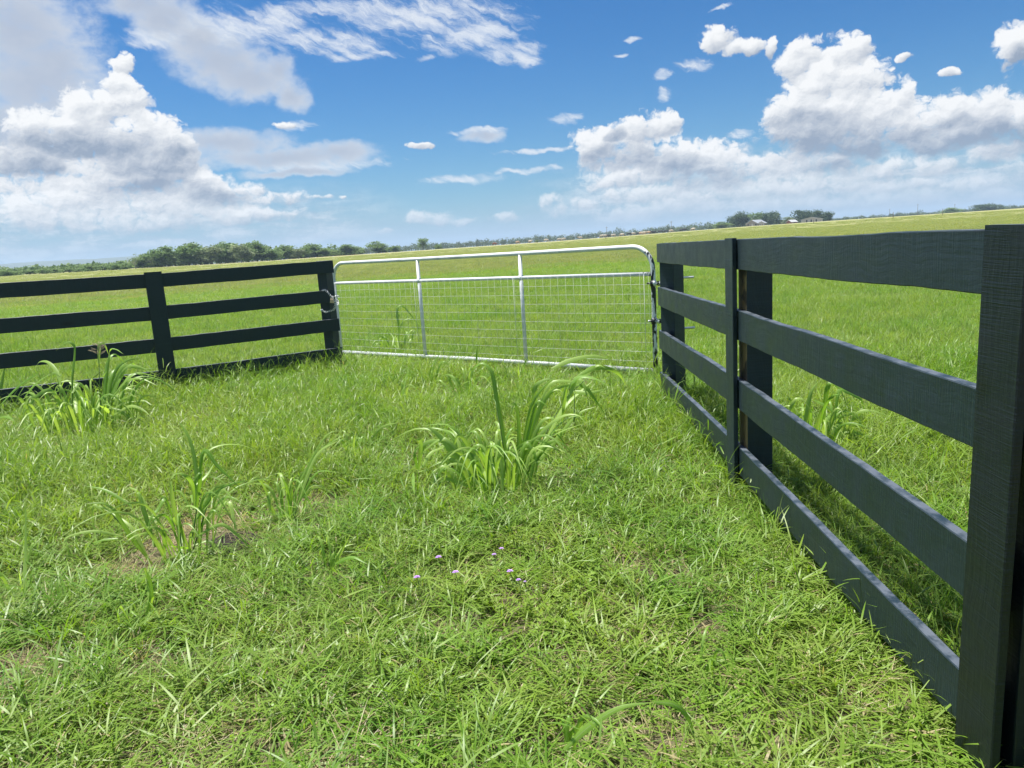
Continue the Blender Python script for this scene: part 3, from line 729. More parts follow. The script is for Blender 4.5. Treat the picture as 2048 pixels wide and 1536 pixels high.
weed('largest arching green weed clump in the middle of the grass in front of the gate', (990, 985), [
 [(780,830),(600,560),(520,530),(400,620)], [(800,860),(580,690),(490,780),(400,970)], ([(850,880),(740,640),(640,500),(600,600)], .026), [(850,880),(690,560),(570,440),(410,445)],
 ([(700,760),(600,600),(500,480),(430,445)], .034), [(860,900),(620,650),(565,700),(545,850)], [(880,880),(800,600),(735,560),(680,640)], ([(880,880),(820,600),(840,650),(860,760)], .03),
 [(900,900),(880,620),(870,525),(905,600)], [(880,880),(780,620),(700,590),(620,500)], [(850,870),(760,600),(690,640),(650,720)],
 ([(940,800),(900,520),(860,300),(830,130),(770,75),(728,115),(715,150)], .026), ([(950,800),(985,600),(985,400),(960,310),(935,420)], .022), [(960,800),(1010,600),(1060,330),(1150,200),(1215,160)], ([(970,800),(1080,420),(1170,250),(1280,210),(1330,260)], .028),
 ([(980,800),(1060,560),(1120,420),(1190,400),(1250,470)], .026), [(980,800),(1130,560),(1270,400),(1435,395)], [(980,800),(1100,570),(1230,480),(1425,412)], [(960,830),(1100,620),(1200,530),(1320,610)],
 ([(930,850),(985,590),(1015,640),(1060,780)], .028), [(960,840),(1020,560),(1075,600),(1100,680)], [(880,880),(965,760),(1000,820),(1050,920)], [(870,900),(880,790),(912,885)], [(760,900),(700,860),(652,990)], [(700,800),(560,755),(490,830)],
 ([(985,800),(1060,540),(1130,300),(1220,230),(1280,320)], .024), ([(970,800),(1100,520),(1220,400),(1330,380),(1400,460)], .024), [(970,810),(1060,430),(1100,300),(1170,345)], [(990,800),(1180,560),(1330,380),(1440,330)],
 [(400,700),(430,560),(520,530),(590,545)], [(390,690),(380,600),(412,555)], [(400,700),(415,540),(380,525)], [(420,690),(480,600),(580,560)], [(440,700),(450,700),(395,715)], [(370,720),(370,790),(380,850)],
 ([(1180,110),(1290,62),(1430,36),(1560,66)], .03), [(1100,330),(1185,190),(1330,190),(1330,175)], ([(1310,170),(1440,102),(1560,130),(1615,210)], .03), [(1330,160),(1365,200),(1392,285)], ([(1270,230),(1340,160),(1440,170),(1530,225)], .03), [(1310,200),(1390,230),(1500,390)],
 ([(1240,420),(1262,220),(1240,330)], .02), [(1090,400),(1080,230),(1130,180),(1185,170)], ([(1280,200),(1380,140),(1450,90),(1500,110)], .03), [(1270,300),(1320,180),(1322,165)],
 [(1130,560),(1250,340),(1340,250),(1420,180)], [(1290,240),(1400,250),(1540,220)],
 ], B_, S1, (.020, .030), 11, extra=58, spread=.24, hgt=.42, stems=[[(1000,800),(1130,520),(1250,300),(1370,180)], [(930,840),(890,520),(850,300)], [(980,820),(1050,560),(1110,380)], [(820,880),(700,680),(600,560)], [(860,900),(820,680)], [(1310,420),(1315,250)]])
weed('low young weed with upright leaves just right of the two-leaf sprout before the gate', (938, 806), [[(690,320),(690,200),(710,110),(745,180)], [(690,320),(715,130),(780,72),(835,40)], [(690,300),(665,130),(648,95)], [(700,300),(740,210),(790,325)], [(620,260),(570,150),(640,300)], [(600,250),(530,180),(498,185)], [(690,310),(700,120),(690,90)], [(740,80),(742,20),(745,-30)]], B_, S1, (.02, .028), 12, extra=10, spread=.1, hgt=.3, stems=[[(690,320),(695,180)]])
weed('small two-leaf weed sprout standing alone in the grass left of the gate middle', (806, 812), [[(310,330),(315,220),(330,160),(345,98)], [(310,320),(304,200),(325,160)], [(320,300),(350,205),(430,270)], [(305,330),(300,260),(320,180)]], B_, S1, (.02, .026), 13, extra=4, spread=.05, hgt=.22)
weed('thin weed with blades tilted right just under the gate bottom bar', (862, 780), [[(470,230),(490,90),(540,0)], [(480,220),(535,75),(585,95)], [(465,225),(470,120),(500,40)]], B_, S1, (.016, .022), 14, extra=4, spread=.06, hgt=.25)
weed('slim pale sprout crossing the gate bottom bar below its second upright', (1046, 765), [[(1010,185),(1020,90),(1045,35)], [(1000,185),(985,120),(990,60)], [(1020,180),(1060,130),(1110,150)]], B_, S1, (.014, .02), 15, extra=5, spread=.08, hgt=.2)
C_ = (0, 800)
weed('tall ragged weed clump with a leaning left shoot on bare thatch, left foreground', (372, 1118), [
 ([(1150,640),(1150,430),(1110,230),(1025,100)], .022), ([(1160,560),(1190,300),(1280,395),(1420,525)], .022), [(1150,640),(1172,440),(1142,475),(1160,560)], ([(1140,640),(1120,480),(1040,430),(995,470)], .02),
 [(1160,650),(1250,550),(1385,540)], [(1150,700),(1280,525),(1480,462)], [(1160,400),(1240,282),(1400,262),(1560,325)], ([(1100,860),(1020,640),(1000,480),(1010,560)], .022), ([(1060,980),(1050,760),(1000,680),(1040,790)], .022), [(1130,820),(1218,690),(1210,815)],
 [(1150,800),(1290,730),(1390,790),(1475,875)], [(1130,850),(1230,830),(1300,920),(1350,1015)], [(1080,920),(1160,990),(1230,1095)], ([(1170,750),(1325,600),(1365,690),(1385,795)], .024), [(1200,700),(1320,570),(1445,620)],
 ([(1010,690),(970,580),(925,640),(880,700),(850,835)], .02), ([(910,860),(840,640),(810,540),(795,600)], .022), [(880,760),(815,560),(798,525)], [(990,640),(960,570),(930,600)],
 ([(890,960),(760,790),(640,620),(490,605)], .018), ([(865,935),(700,700),(590,625),(548,645)], .018), [(720,800),(560,768),(400,800),(365,855)], [(600,650),(545,620),(555,780),(605,990)], [(770,620),(620,530),(488,500)], [(880,950),(780,760),(700,690),(610,640)], [(690,810),(600,820),(520,850)],
 [(1130,600),(1120,560),(1105,680)], [(1140,500),(1210,440),(1260,360)], [(1150,690),(1230,600),(1240,560)], [(1120,870),(1040,860),(900,830)], [(1000,980),(960,930),(930,860)], [(985,930),(1010,980),(1020,1030)],
 ], C_, S1, (.012, .019), 21, extra=24, spread=.13, hgt=.40, stems=[[(1110,880),(1150,640),(1160,430)], [(1060,960),(1060,830),(1040,700)], [(890,960),(760,790),(640,650)], [(1130,880),(1180,720),(1220,600)]])
weed('weed shoot with yellowish blades bending right, between the ragged clump and the big clump', (578, 1045), [
 ([(1730,650),(1780,480),(1870,300),(2045,190)], .022), ([(1740,620),(1850,330),(1990,232)], .022), [(1750,600),(1850,430),(1965,420)], [(1770,560),(1830,500),(1905,512)], ([(1690,720),(1700,600),(1718,485)], .022), [(1665,560),(1645,440),(1608,430)], [(1760,560),(1800,580),(1842,672)], [(1580,660),(1572,540),(1592,610)],
 [(1700,700),(1680,520),(1640,440)], [(1690,720),(1672,600),(1690,500)], [(1700,600),(1780,430),(1900,220),(2000,170)]], C_, S1, (.013, .02), 22, extra=12, spread=.08, hgt=.32, stems=[[(1710,730),(1750,600),(1830,400)]])
weed('short forked weed just below the leaning shoot of the ragged clump', (290, 1238), [([(850,1280),(870,1100),(845,985),(805,1050),(800,1160)], .016), ([(850,1270),(885,1150),(875,1050),(850,990)], .016), [(850,1270),(900,1130),(885,1080)], [(830,1300),(960,1262),(1060,1312),(1103,1400)]], C_, S1, (.012, .016), 23, extra=3, spread=.05, hgt=.16)
weed('yellowing tiny sprout in thin grass, low in the left foreground', (263, 1252), [[(770,1320),(705,1210),(690,1262)], [(770,1310),(765,1240),(800,1265)], [(765,1320),(740,1260),(730,1215)]], C_, S1, (.010, .014), 24, extra=2, spread=.04, hgt=.12)
weed('single straight upright grass stalk near the left edge of the foreground', (48, 1192), [([(140,1150),(150,900),(150,570)], .018), [(150,1000),(190,840),(232,885)], [(140,1150),(120,1060),(110,1000)], [(150,1140),(170,1060),(200,1040)]], C_, S1, (.010, .014), 25, extra=4, spread=.05, hgt=.16)
weed('small tuft of green blades leaning right, below the right-bending shoot', (660, 1150), [[(1930,1010),(1990,900),(2050,785)], [(1950,1000),(2000,870),(2080,840)], [(1930,1015),(1960,900),(1985,830)], [(1960,960),(2060,920),(2150,960)]], C_, S1, (.013, .018), 26, extra=5, spread=.05, hgt=.18)
weed('short broad-bladed sprig between the right-bending shoot and the big clump', (707, 915), [[(20,650),(20,560),(32,475)], [(10,640),(40,590),(65,650)], [(0,650),(60,670),(120,720)], [(50,640),(100,590),(150,575)], [(100,560),(190,450),(290,425)], [(20,640),(-30,560),(-60,560)]], B_, S1, (.016, .022), 27, extra=6, spread=.08, hgt=.2)
A_ = (0, 680); S2 = 6.0235
weed('bushy weed clump with a seed head standing against the left fence', (176, 868), [
 ([(880,760),(870,480),(900,180),(890,62),(800,30),(670,135)], .034), ([(740,640),(700,420),(590,275),(480,262),(428,335)], .032), [(0,790),(180,600),(330,480),(520,372)], [(300,690),(400,560),(520,460),(660,390)], ([(740,740),(600,605),(440,680),(350,800),(270,900)], .036), [(720,760),(560,762),(470,800),(360,890)],
 ([(780,900),(770,760),(835,610)], .05), ([(930,880),(910,760),(860,690)], .035), ([(990,960),(965,820),(938,775)], .035), ([(1130,940),(1112,830),(1088,780)], .035), ([(1000,860),(1048,720),(1015,580)], .03), ([(1170,920),(1175,780),(1190,690)], .045),
 ([(1320,850),(1280,760),(1195,690)], .035), ([(1320,880),(1270,830),(1190,785)], .03), ([(1250,700),(1290,300),(1380,172),(1520,290)], .034), ([(1270,680),(1320,172),(1385,110),(1490,172)], .034), ([(1290,700),(1400,360),(1540,245),(1700,222)], .034), [(1300,700),(1420,420),(1520,312),(1740,350),(1900,335)],
 ([(1330,700),(1480,380),(1640,312),(1900,430)], .03), ([(1340,720),(1500,520),(1680,462),(1900,550)], .034), [(1350,840),(1500,760),(1680,732)], ([(1350,820),(1450,862),(1600,960),(1640,1040)], .03), [(740,950),(520,930),(300,945)], [(480,950),(380,1010),(270,1120)], [(0,930),(100,930),(180,990)],
 ([(1350,700),(1420,520),(1560,300),(1640,300)], .036), ([(1240,720),(1250,450),(1290,380)], .03), ([(1310,720),(1420,440),(1480,330)], .034), [(1340,700),(1600,420),(1800,420),(1960,470)], [(1290,700),(1340,420),(1440,330),(1540,260)], [(850,700),(900,560),(1010,720),(1030,800)], [(870,640),(960,520),(1040,590)], [(700,720),(640,620),(560,600)],
 ([(1000,1000),(1040,930),(1060,960),(1045,1060)], .03), [(860,900),(900,1000),(930,1090)], [(1190,280),(1200,60),(1260,60),(1310,180)], [(600,560),(640,400),(760,470)], [(1380,900),(1560,800),(1700,830),(1840,940)], [(1400,930),(1500,880),(1580,1000)], [(800,820),(700,870),(560,1010)],
 ], A_, S2, (.026, .034), 31, extra=80, spread=.42, hgt=.50, stems=[[(1215,860),(1200,500),(1190,200),(1180,80)], [(870,880),(870,600),(885,350)], [(740,860),(720,620),(690,450)], [(1290,880),(1330,600),(1400,400)], [(1320,880),(1380,600),(1480,400)], [(120,740),(240,560)]], seedhead=((1180, 45), (1192, 200)), dscale=.22)
weed('single wide blade rising at the left picture edge beside the left fence', (-2, 830), [([(-10,900),(5,640),(40,420),(95,140)], .05), [(-20,900),(-40,700),(-90,560)], [(0,880),(60,820),(150,790)]], A_, S2, (.03, .04), 32, extra=6, spread=.1, hgt=.3)
G_ = (1540, 740); S3 = 6.983
weed('broad green weed clump behind the rails of the right fence', (1636, 905), [
 ([(480,900),(520,600),(570,320),(695,135)], .036), ([(280,760),(290,530),(360,410),(450,410),(540,520),(690,780)], .022), ([(640,900),(700,640),(800,450),(935,250)], .026), ([(680,860),(760,520),(880,365),(990,330)], .024), ([(740,760),(790,300),(860,180),(1000,310),(1130,650)], .03),
 [(640,900),(840,640),(1040,530)], [(620,420),(800,520),(1050,750)], ([(900,700),(960,300),(1080,310),(1200,370),(1290,450),(1335,710)], .026), ([(830,960),(950,760),(1020,715)], .026), ([(860,960),(1080,870),(1300,910),(1645,1060)], .026), [(690,840),(770,850),(820,960)], [(80,960),(160,1200),(225,1420)], [(230,1060),(245,1350)],
 ([(1090,960),(1080,800),(1085,600)], .018), [(560,900),(560,650),(600,500)], [(420,900),(330,560),(270,400),(200,360)], [(440,900),(400,650),(480,560)], ([(560,900),(470,640),(550,460)], .03), [(1100,780),(1230,600),(1420,570),(1650,640)], [(1150,800),(1200,950),(1290,1140)],
 ], G_, S3, (.018, .026), 41, extra=26, spread=.20, hgt=.34, stems=[[(560,1150),(540,800),(545,500)], [(640,1150),(690,800),(760,560)]])
weed('narrow grass shoot behind the right fence next to its middle post', (1552, 880), [([(30,760),(40,400),(42,260),(18,180)], .024), [(50,800),(80,600),(120,480)], [(20,800),(40,500),(80,420)], [(60,900),(110,800),(150,860)]], G_, S3, (.014, .02), 42, extra=10, spread=.10, hgt=.28)
E_ = (560, 460); S4 = 4.6545
weed('lone arching weed standing in the field right behind the gate mesh', (796, 702), [([(1105,1120),(1108,920),(1090,780),(1100,720),(1150,712),(1240,820),(1310,920)], .036), [(1110,920),(1150,845),(1230,815)], ([(1105,1120),(1085,1030),(1092,985)], .05), ([(1200,1070),(1215,1020),(1290,1000)], .03), [(1060,1070),(1080,1090),(1108,1125)], [(1180,1000),(1215,940),(1250,925)], [(1050,1080),(1060,1010),(1030,960)], [(1110,1100),(1160,1040),(1150,980)]], E_, S4, (.026, .034), 51, extra=14, spread=.25, hgt=.3, stems=[[(1105,1120),(1108,920),(1092,790)]])
weed('broad grey-green leaf arching low over the bottom right foreground grass', (1128, 1502), [([(1128,1500),(1180,1452),(1240,1416),(1310,1404)], .020), ([(1310,1404),(1350,1410),(1378,1440),(1392,1490)], .016), [(1128,1502),(1140,1470),(1170,1440)]], (0, 0), 1.0, (.012, .016), 61, extra=3, spread=.06, hgt=.16)
weed('long thin blade arching beside the lowest rail, lower right foreground', (1392, 1352), [([(1392,1350),(1430,1326),(1490,1318),(1545,1324)], .014), ([(1440,1410),(1490,1400),(1540,1418),(1572,1475)], .012), [(1395,1352),(1380,1320),(1400,1290)]], (0, 0), 1.0, (.010, .014), 62, extra=4, spread=.06, hgt=.18)

# dark gap in the grass as a low ring, shade put into its colour
SOIL = flat_mat('hole_shade_soil', (.018, .014, .010), .95, 0, .5, 30.)
hc = onz(470, 1085, 0); mb = MB(); V = []; f = []; n = 22
for k, (q, z) in enumerate(((.012, .004), (.045, .006), (.062, .022), (.078, .030), (.105, .012), (.125, -.01))):
    for j in range(n):
        a = 2 * math.pi * j / n; w_ = 1 + .35 * mnoise.noise(Vector((math.cos(a) * 1.4, math.sin(a) * 1.4, k * .3))); V.append((1.35 * q * w_ * math.cos(a), q * w_ * math.sin(a), z + .012 * mnoise.noise(Vector((math.cos(a) * 2, math.sin(a) * 2, k))) * (k > 1)))
for k in range(5):
    for j in range(n): f.append((k*n + j, k*n + (j+1) % n, (k+1)*n + (j+1) % n, (k+1)*n + j))
f.append(tuple(range(n))[::-1]); mb.add(V, f); o = mb.build('dark_hole', SOIL, loc=(hc[0], hc[1], terrain(hc[0], hc[1]))); tag(o, 'small dark hole in the bare thatch beside the ragged weed clump', 'hole')
# ------------------------------------------------------------------ purple wildflowers
FL = [((834, 1155), 'leftmost of the purple wildflowers in the foreground grass'), ((877, 1115), 'pale purple wildflower standing highest of the left trio in the foreground'), ((911, 1145), 'full purple wildflower head with dark centre, middle of the foreground patch'), ((988, 1110), 'half-hidden lilac wildflower close beside the topmost one'), ((1003, 1098), 'topmost purple wildflower, farthest from the camera in the foreground patch'), ((1020, 1143), 'brightest violet wildflower, right side of the foreground patch'), ((1037, 1161), 'small lilac wildflower just below the brightest violet one'), ((1050, 1165), 'tiny rightmost lilac wildflower at the end of the foreground patch')]
for k, ((px, py), lab) in enumerate(FL):
    rng = random.Random(500 + k); g = onz(px, py + 45, 0); hd = aty(px, py, g[1] - .01); s = (1.0 if k < 3 or k in (5,) else .75) * (.6 if k == 7 else 1)
    root = empty('wildflower', (g[0], g[1], terrain(g[0], g[1]))); tag(root, lab, 'flower', 'purple wildflowers in the foreground grass')
    d = hd - np.array(root.location); mb = MB(); mb.tube(catmull([(0, 0, 0), d * .5 + np.array([.01, 0, .005]), d], 6), .0014, 5); mb.build('stem', STEM, root)
    mb = MB()
    for q in range(9):
        a = q * 2.4; rr = .011 * s * math.sqrt(q / 9); c = d + np.array([rr * math.sin(a), rr * math.cos(a), .006 - rr * .4])
        for j in range(5):
            b = j * 2 * math.pi / 5 + q; e1 = np.array([math.sin(b), math.cos(b), .25]); e2 = np.array([math.cos(b), -math.sin(b), 0]); L = .0065 * s
            mb.add([c, c + e1 * L * .6 + e2 * L * .35, c + e1 * L, c + e1 * L * .6 - e2 * L * .35], [(0, 1, 2, 3)])
    mb.build('flower_head', PETAL, root, smooth=False)

# ------------------------------------------------------------------ trees
def crown_mesh(rng, h, w, base, nlobes, nq, qs, airy=0.0, tops=None):
    """leaf clumps spread through a crown; returns lists"""
    V, Fc, Cc = [], [], []; lobes = []
    for k in range(nlobes):
        a = rng.uniform(0, 6.283); u = rng.random() ** .6
        z = base + (h - base) * rng.uniform(.10, .92); t = (z - base) / (h - base); rad = w * .5 * math.sqrt(max(.05, 1 - (2 * t - .85) ** 2 * .75)) * u * .82
        s = w * rng.uniform(.13, .24); lobes.append((rad * math.sin(a), rad * math.cos(a), z, s, s * rng.uniform(.55, 1.25)))
    lobes = [(x, y, min(z, h - sz * .8), s, sz) for x, y, z, s, sz in lobes]
    for k in range(nq):
        lx, ly, lz, s, sz = lobes[k % nlobes]
        d = np.array([rng.gauss(0, 1), rng.gauss(0, 1), rng.gauss(0, 1)]); d /= np.linalg.norm(d) + 1e-9
        q = rng.uniform(.55, 1.12 + airy) if rng.random() < .8 else rng.uniform(0, .6)
        p = np.array([lx, ly, lz]) + d * np.array([s, s, sz]) * q
        e = qs * rng.uniform(.5, 1.4); u1 = np.array([rng.gauss(0, 1), rng.gauss(0, 1), rng.gauss(0, 1)]); u1 /= np.linalg.norm(u1); u2 = np.cross(u1, [rng.gauss(0, 1), rng.gauss(0, 1), rng.gauss(0, 1)]); u2 /= np.linalg.norm(u2) + 1e-9
        b = len(V); V += [p - u1 * e, p + u2 * e * .6, p + u1 * e, p - u2 * e * .6]; Fc.append((b, b+1, b+2, b+3)); c = min(1, max(0, rng.gauss(.5, .28))); Cc += [(c, 0, 0, 1)] * 4
    return V, Fc, Cc, lobes
def tree_proto(name, seed, h, w, base, nl, nq, qs, lm, bm, airy=0., trunks=1, tr=.16):
    """unit tree (h metres); returns (crown mesh object data, trunk mesh data)"""
    rng = random.Random(seed); V, Fc, Cc, lobes = crown_mesh(rng, h, w, base, nl, nq, qs, airy)
    mb = MB(); mb.add(V, Fc, 0, Cc); o = mb.build('crown', lm, smooth=False); cm = o.data; bpy.data.objects.remove(o)
    mb = MB()
    for t in range(trunks):
        ox = rng.uniform(-.1, .1) * w * (trunks > 1); top = (ox + rng.uniform(-.08, .08) * w, rng.uniform(-.08, .08) * w, h * .62)
        mb.tube(catmull([(ox * .3, 0, -.3), (ox * .6, 0, h * .25), top], 8), [tr * (1 - .75 * i / 8) for i in range(9)], 7)
        for lb in rng.sample(lobes, min(len(lobes), 7 // trunks + 2)):
            s0 = rng.uniform(.2, .5); st = np.array([ox * (.3 + s0), 0, h * s0 * .9])
            mb.tube(catmull([st, (st + np.array(lb[:3])) / 2 + np.array([0, 0, -.06 * h]), lb[:3]], 5), [tr * .5 * (1 - .8 * i / 5) for i in range(6)], 5)
    o = mb.build('trunk', bm); tm = o.data; bpy.data.objects.remove(o)
    return cm, tm, h, w
PR = {'m': [tree_proto('m', 900 + k, 8, 5.6, .1, 24, 3000, .26, LEAF_M, BARK, .42, 2, .12) for k in range(4)],
      'p': [tree_proto('p', 920 + k, 8, 4.8, .3, 18, 1900, .24, LEAF_P, BARK_P, .45, 3, .12) for k in range(3)],
      'o': [tree_proto('o', 940 + k, 11, 13, 1.6, 26, 4200, .42, LEAF_O, BARK, .05, 1, .32) for k in range(3)],
      'b': [tree_proto('b', 960 + k, 3, 4.5, .05, 9, 1300, .20, LEAF_M, BARK, .15, 3, .05) for k in range(3)],
      'd': [tree_proto('d', 980, 8, 6, 2.5, 9, 260, .24, LEAF_P, BARK_P, .7, 2, .14)],
      's': [tree_proto('s', 985, 8, 8, 3.0, 12, 1500, .30, LEAF_M, BARK, .3, 1, .17)]}
def place_tree(kind, px, base_py, top_py, half_px, D, label, group, seed, name='tree'):
    rng = random.Random(seed); cm, tm, h0, w0 = PR[kind][seed % len(PR[kind])]
    p = atr(px, base_py, D); z = terrain(p[0], p[1]); top = atr(px, top_py, D)[2]; h = max(1.0, top - z); w = 2 * half_px * D / F / math.cos(math.atan2(abs(p[0]), p[1])) * .95
    root = empty(name, (p[0], p[1], z), rng.uniform(0, 6.28)); tag(root, label, 'bush' if name == 'bush' else 'tree', group)
    for nm, me in (('crown', cm), ('trunk', tm)):
        o = bpy.data.objects.new(nm, me); COL.objects.link(o); o.parent = root; o.scale = (w / w0, w / w0, h / h0)
    return root
NEXT = ['thirty-' + q for q in ('first', 'second', 'third', 'fourth', 'fifth', 'sixth', 'seventh', 'eighth', 'ninth')]
ORD = ['first', 'second', 'third', 'fourth', 'fifth', 'sixth', 'seventh', 'eighth', 'ninth', 'tenth', 'eleventh', 'twelfth', 'thirteenth', 'fourteenth', 'fifteenth', 'sixteenth', 'seventeenth', 'eighteenth', 'nineteenth', 'twentieth'] + ['twenty-' + q[7:] for q in NEXT] + ['thirtieth'] + NEXT
row = [(295,516,12,'p'),(316,500,15,'m'),(338,500,16,'m'),(366,491,16,'m'),(391,490,14,'p'),(413,494,14,'m'),(438,490,15,'m'),(468,488,15,'m'),(498,490,14,'m'),(530,492,15,'p'),(558,497,13,'m'),(584,495,13,'m'),(611,494,14,'m'),(637,494,13,'p'),(662,499,12,'m'),(687,495,12,'m'),(711,497,12,'m'),(285,512,18,'m'),(305,506,20,'m'),(325,494,24,'m'),(352,499,22,'p'),(378,487,26,'m'),(402,495,20,'m'),(424,489,25,'p'),(452,486,26,'m'),(483,489,24,'p'),(515,484,26,'m'),(545,499,20,'m'),(570,491,22,'m'),(597,495,16,'p'),(624,488,22,'m'),(650,497,18,'m'),(674,501,16,'m'),(700,489,24,'m'),(722,501,14,'p')]
look = {'m': 'rounded green tree', 'p': 'airy grey-green tree'}
row.sort()
for i, (x, t, hw, k) in enumerate(row):
    by = 541 - .0735 * (x - 260); D = 262 + (max(0, x - 520) * .35)
    place_tree(k, x, by, t, hw * 1.0, D + (i % 4) * 6, f'{look[k]}, {ORD[i]} from left in the tree row behind the left fence', 'trees in the row behind the left fence', 1300 + i)
place_tree('d', 272, 540, 505, 12, 258, 'thin half-bare tree at the left end of the tree row behind the left fence', 'trees in the row behind the left fence', 330)
place_tree('m', 757, 506, 482, 23, 345, 'wide spreading gappy tree just right of the end of the tree row', 'trees beyond the gate', 331)
place_tree('m', 787, 504, 493, 18, 350, 'low rounded tree touching the right side of the spreading gappy tree', 'trees beyond the gate', 332)
place_tree('s', 846, 499, 478, 17, 400, 'lone tree with a clear trunk standing in the field above the gate', 'trees beyond the gate', 333)
place_tree('b', 878, 498, 489, 9, 330, 'round dark bush alone in the field right of the lone trunked tree', 'trees beyond the gate', 334, 'bush')
place_tree('b', 1074, 487, 482, 5, 330, 'tiny dark bush in the field left of the cattle herd', 'trees beyond the gate', 337, 'bush')
for i, (x, t, b, hw) in enumerate([(8,541,555,16),(30,543,554,14),(62,540,553,13),(88,538,552,13),(112,537,551,15),(138,534,549,14),(160,537,548,14),(182,530,547,15),(206,530,545,16),(228,529,543,13),(248,527,542,14)]):
    place_tree('b', x, b, t, hw, 240 + (i * 7) % 15, f'low dark green bush, {ORD[i]} from the left picture edge below the blue ridge', 'bushes below the blue ridge', 340 + i, 'bush')
farm = [(1478,425,457,21,'o','large dark live oak at the left end of the farm, left of the grey house'), (1512,427,454,15,'s','thin-crowned tree rising behind the grey gabled house'), (1541,424,452,23,'o','broad dark live oak right behind the small white annex'), (1577,431,448,11,'p','pale grey thin tree between the two farm tree groups'), (1602,421,446,18,'o','tall dark live oak left behind the white barn'), (1628,421,444,17,'o','live oak directly behind the white barn'), (1650,424,443,15,'o','dark live oak at the right end of the white barn'), (1444,443,459,15,'m','low tree left of the largest farm oak')]
for i, (x, t, b, hw, k, lab) in enumerate(farm): place_tree(k, x, b, t, hw * 1.12, 470 + (8 if k == 'o' else 0), lab, 'farmstead trees', 360 + i)
place_tree('o', 1972, 422, 408, 21, 720, 'big dark rounded tree on the skyline at far right above the near post', 'trees on the right skyline', 380)
place_tree('m', 1905, 426, 416, 14, 700, 'small dark tree on the right skyline left of the big rounded one', 'trees on the right skyline', 381)

# far-off woodland that reads as one mass
def woodland(name, label, prof, seed, lm, nper=170, lobe=(4, 9), depth=60):
    rng = random.Random(seed); V, Fc, Cc = [], [], []; xs = [p[0] for p in prof]; x = xs[0]
    while x < xs[-1]:
        ty = np.interp(x, xs, [p[1] for p in prof]); D = np.interp(x, xs, [p[2] for p in prof]) + rng.uniform(0, depth)
        px = x + rng.uniform(-3, 3); p = atr(px, ty, D); g = terrain(p[0], p[1]); top = p[2] + rng.gauss(-.4, .9) + (1.8 if rng.random() < .06 else 0); s = rng.uniform(*lobe)
        hh = max(2.2, top - g)
        for k in range(nper):
            d = np.array([rng.gauss(0, 1), rng.gauss(0, 1), rng.gauss(0, 1)]); d /= np.linalg.norm(d); q = rng.uniform(.5, 1.08)
            c = np.array([p[0], p[1], g + hh * .5]) + d * np.array([s * .6, s * .6, hh * .5]) * q
            if c[2] < g: continue
            e = rng.uniform(.25, .75); u1 = np.array([rng.gauss(0, 1), rng.gauss(0, 1), rng.gauss(0, 1)]); u1 /= np.linalg.norm(u1); u2 = np.cross(u1, d); u2 /= np.linalg.norm(u2) + 1e-9
            b = len(V); V += [c - u1 * e, c + u2 * e * .7, c + u1 * e, c - u2 * e * .7]; Fc.append((b, b+1, b+2, b+3)); cc = min(1, max(0, rng.gauss(.5, .3))); Cc += [(cc, 0, 0, 1)] * 4
        x += s * F / D * .34
    mb = MB(); mb.add(V, Fc, 0, Cc); o = mb.build(name, lm, smooth=False); tag(o, label, 'woodland', kind='stuff')
woodland('far_woodland', 'long dark band of far-off woods along the skyline beyond the pasture', [(560,500,620),(700,497,620),(800,491,620),(850,487,630),(900,486,650),(950,482,680),(1020,476,700),(1080,472,700),(1150,468,700),(1200,465,690),(1260,460,680),(1310,455,660),(1345,452,650),(1380,450,620),(1420,445,600),(1450,445,600),(1480,444,600),(1560,440,640),(1620,439,680),(1670,438,760),(1720,432,820),(1760,430,850),(1800,425,880),(1850,423,900),(1900,421,900),(1940,418,900),(2000,412,900),(2060,410,900),(2200,402,900),(2400,390,900)], 61, LEAF_W)
woodland('scrub_thicket', 'belt of low pale scrub behind the bushes below the blue ridge', [(-300,556,290),(-60,541,290),(0,538,290),(60,537,290),(120,534,290),(180,531,285),(230,529,280),(280,516,282),(340,503,284),(420,496,284),(520,493,288),(600,499,300),(720,501,330)], 62, LEAF_M, 150, (3, 6), 14)

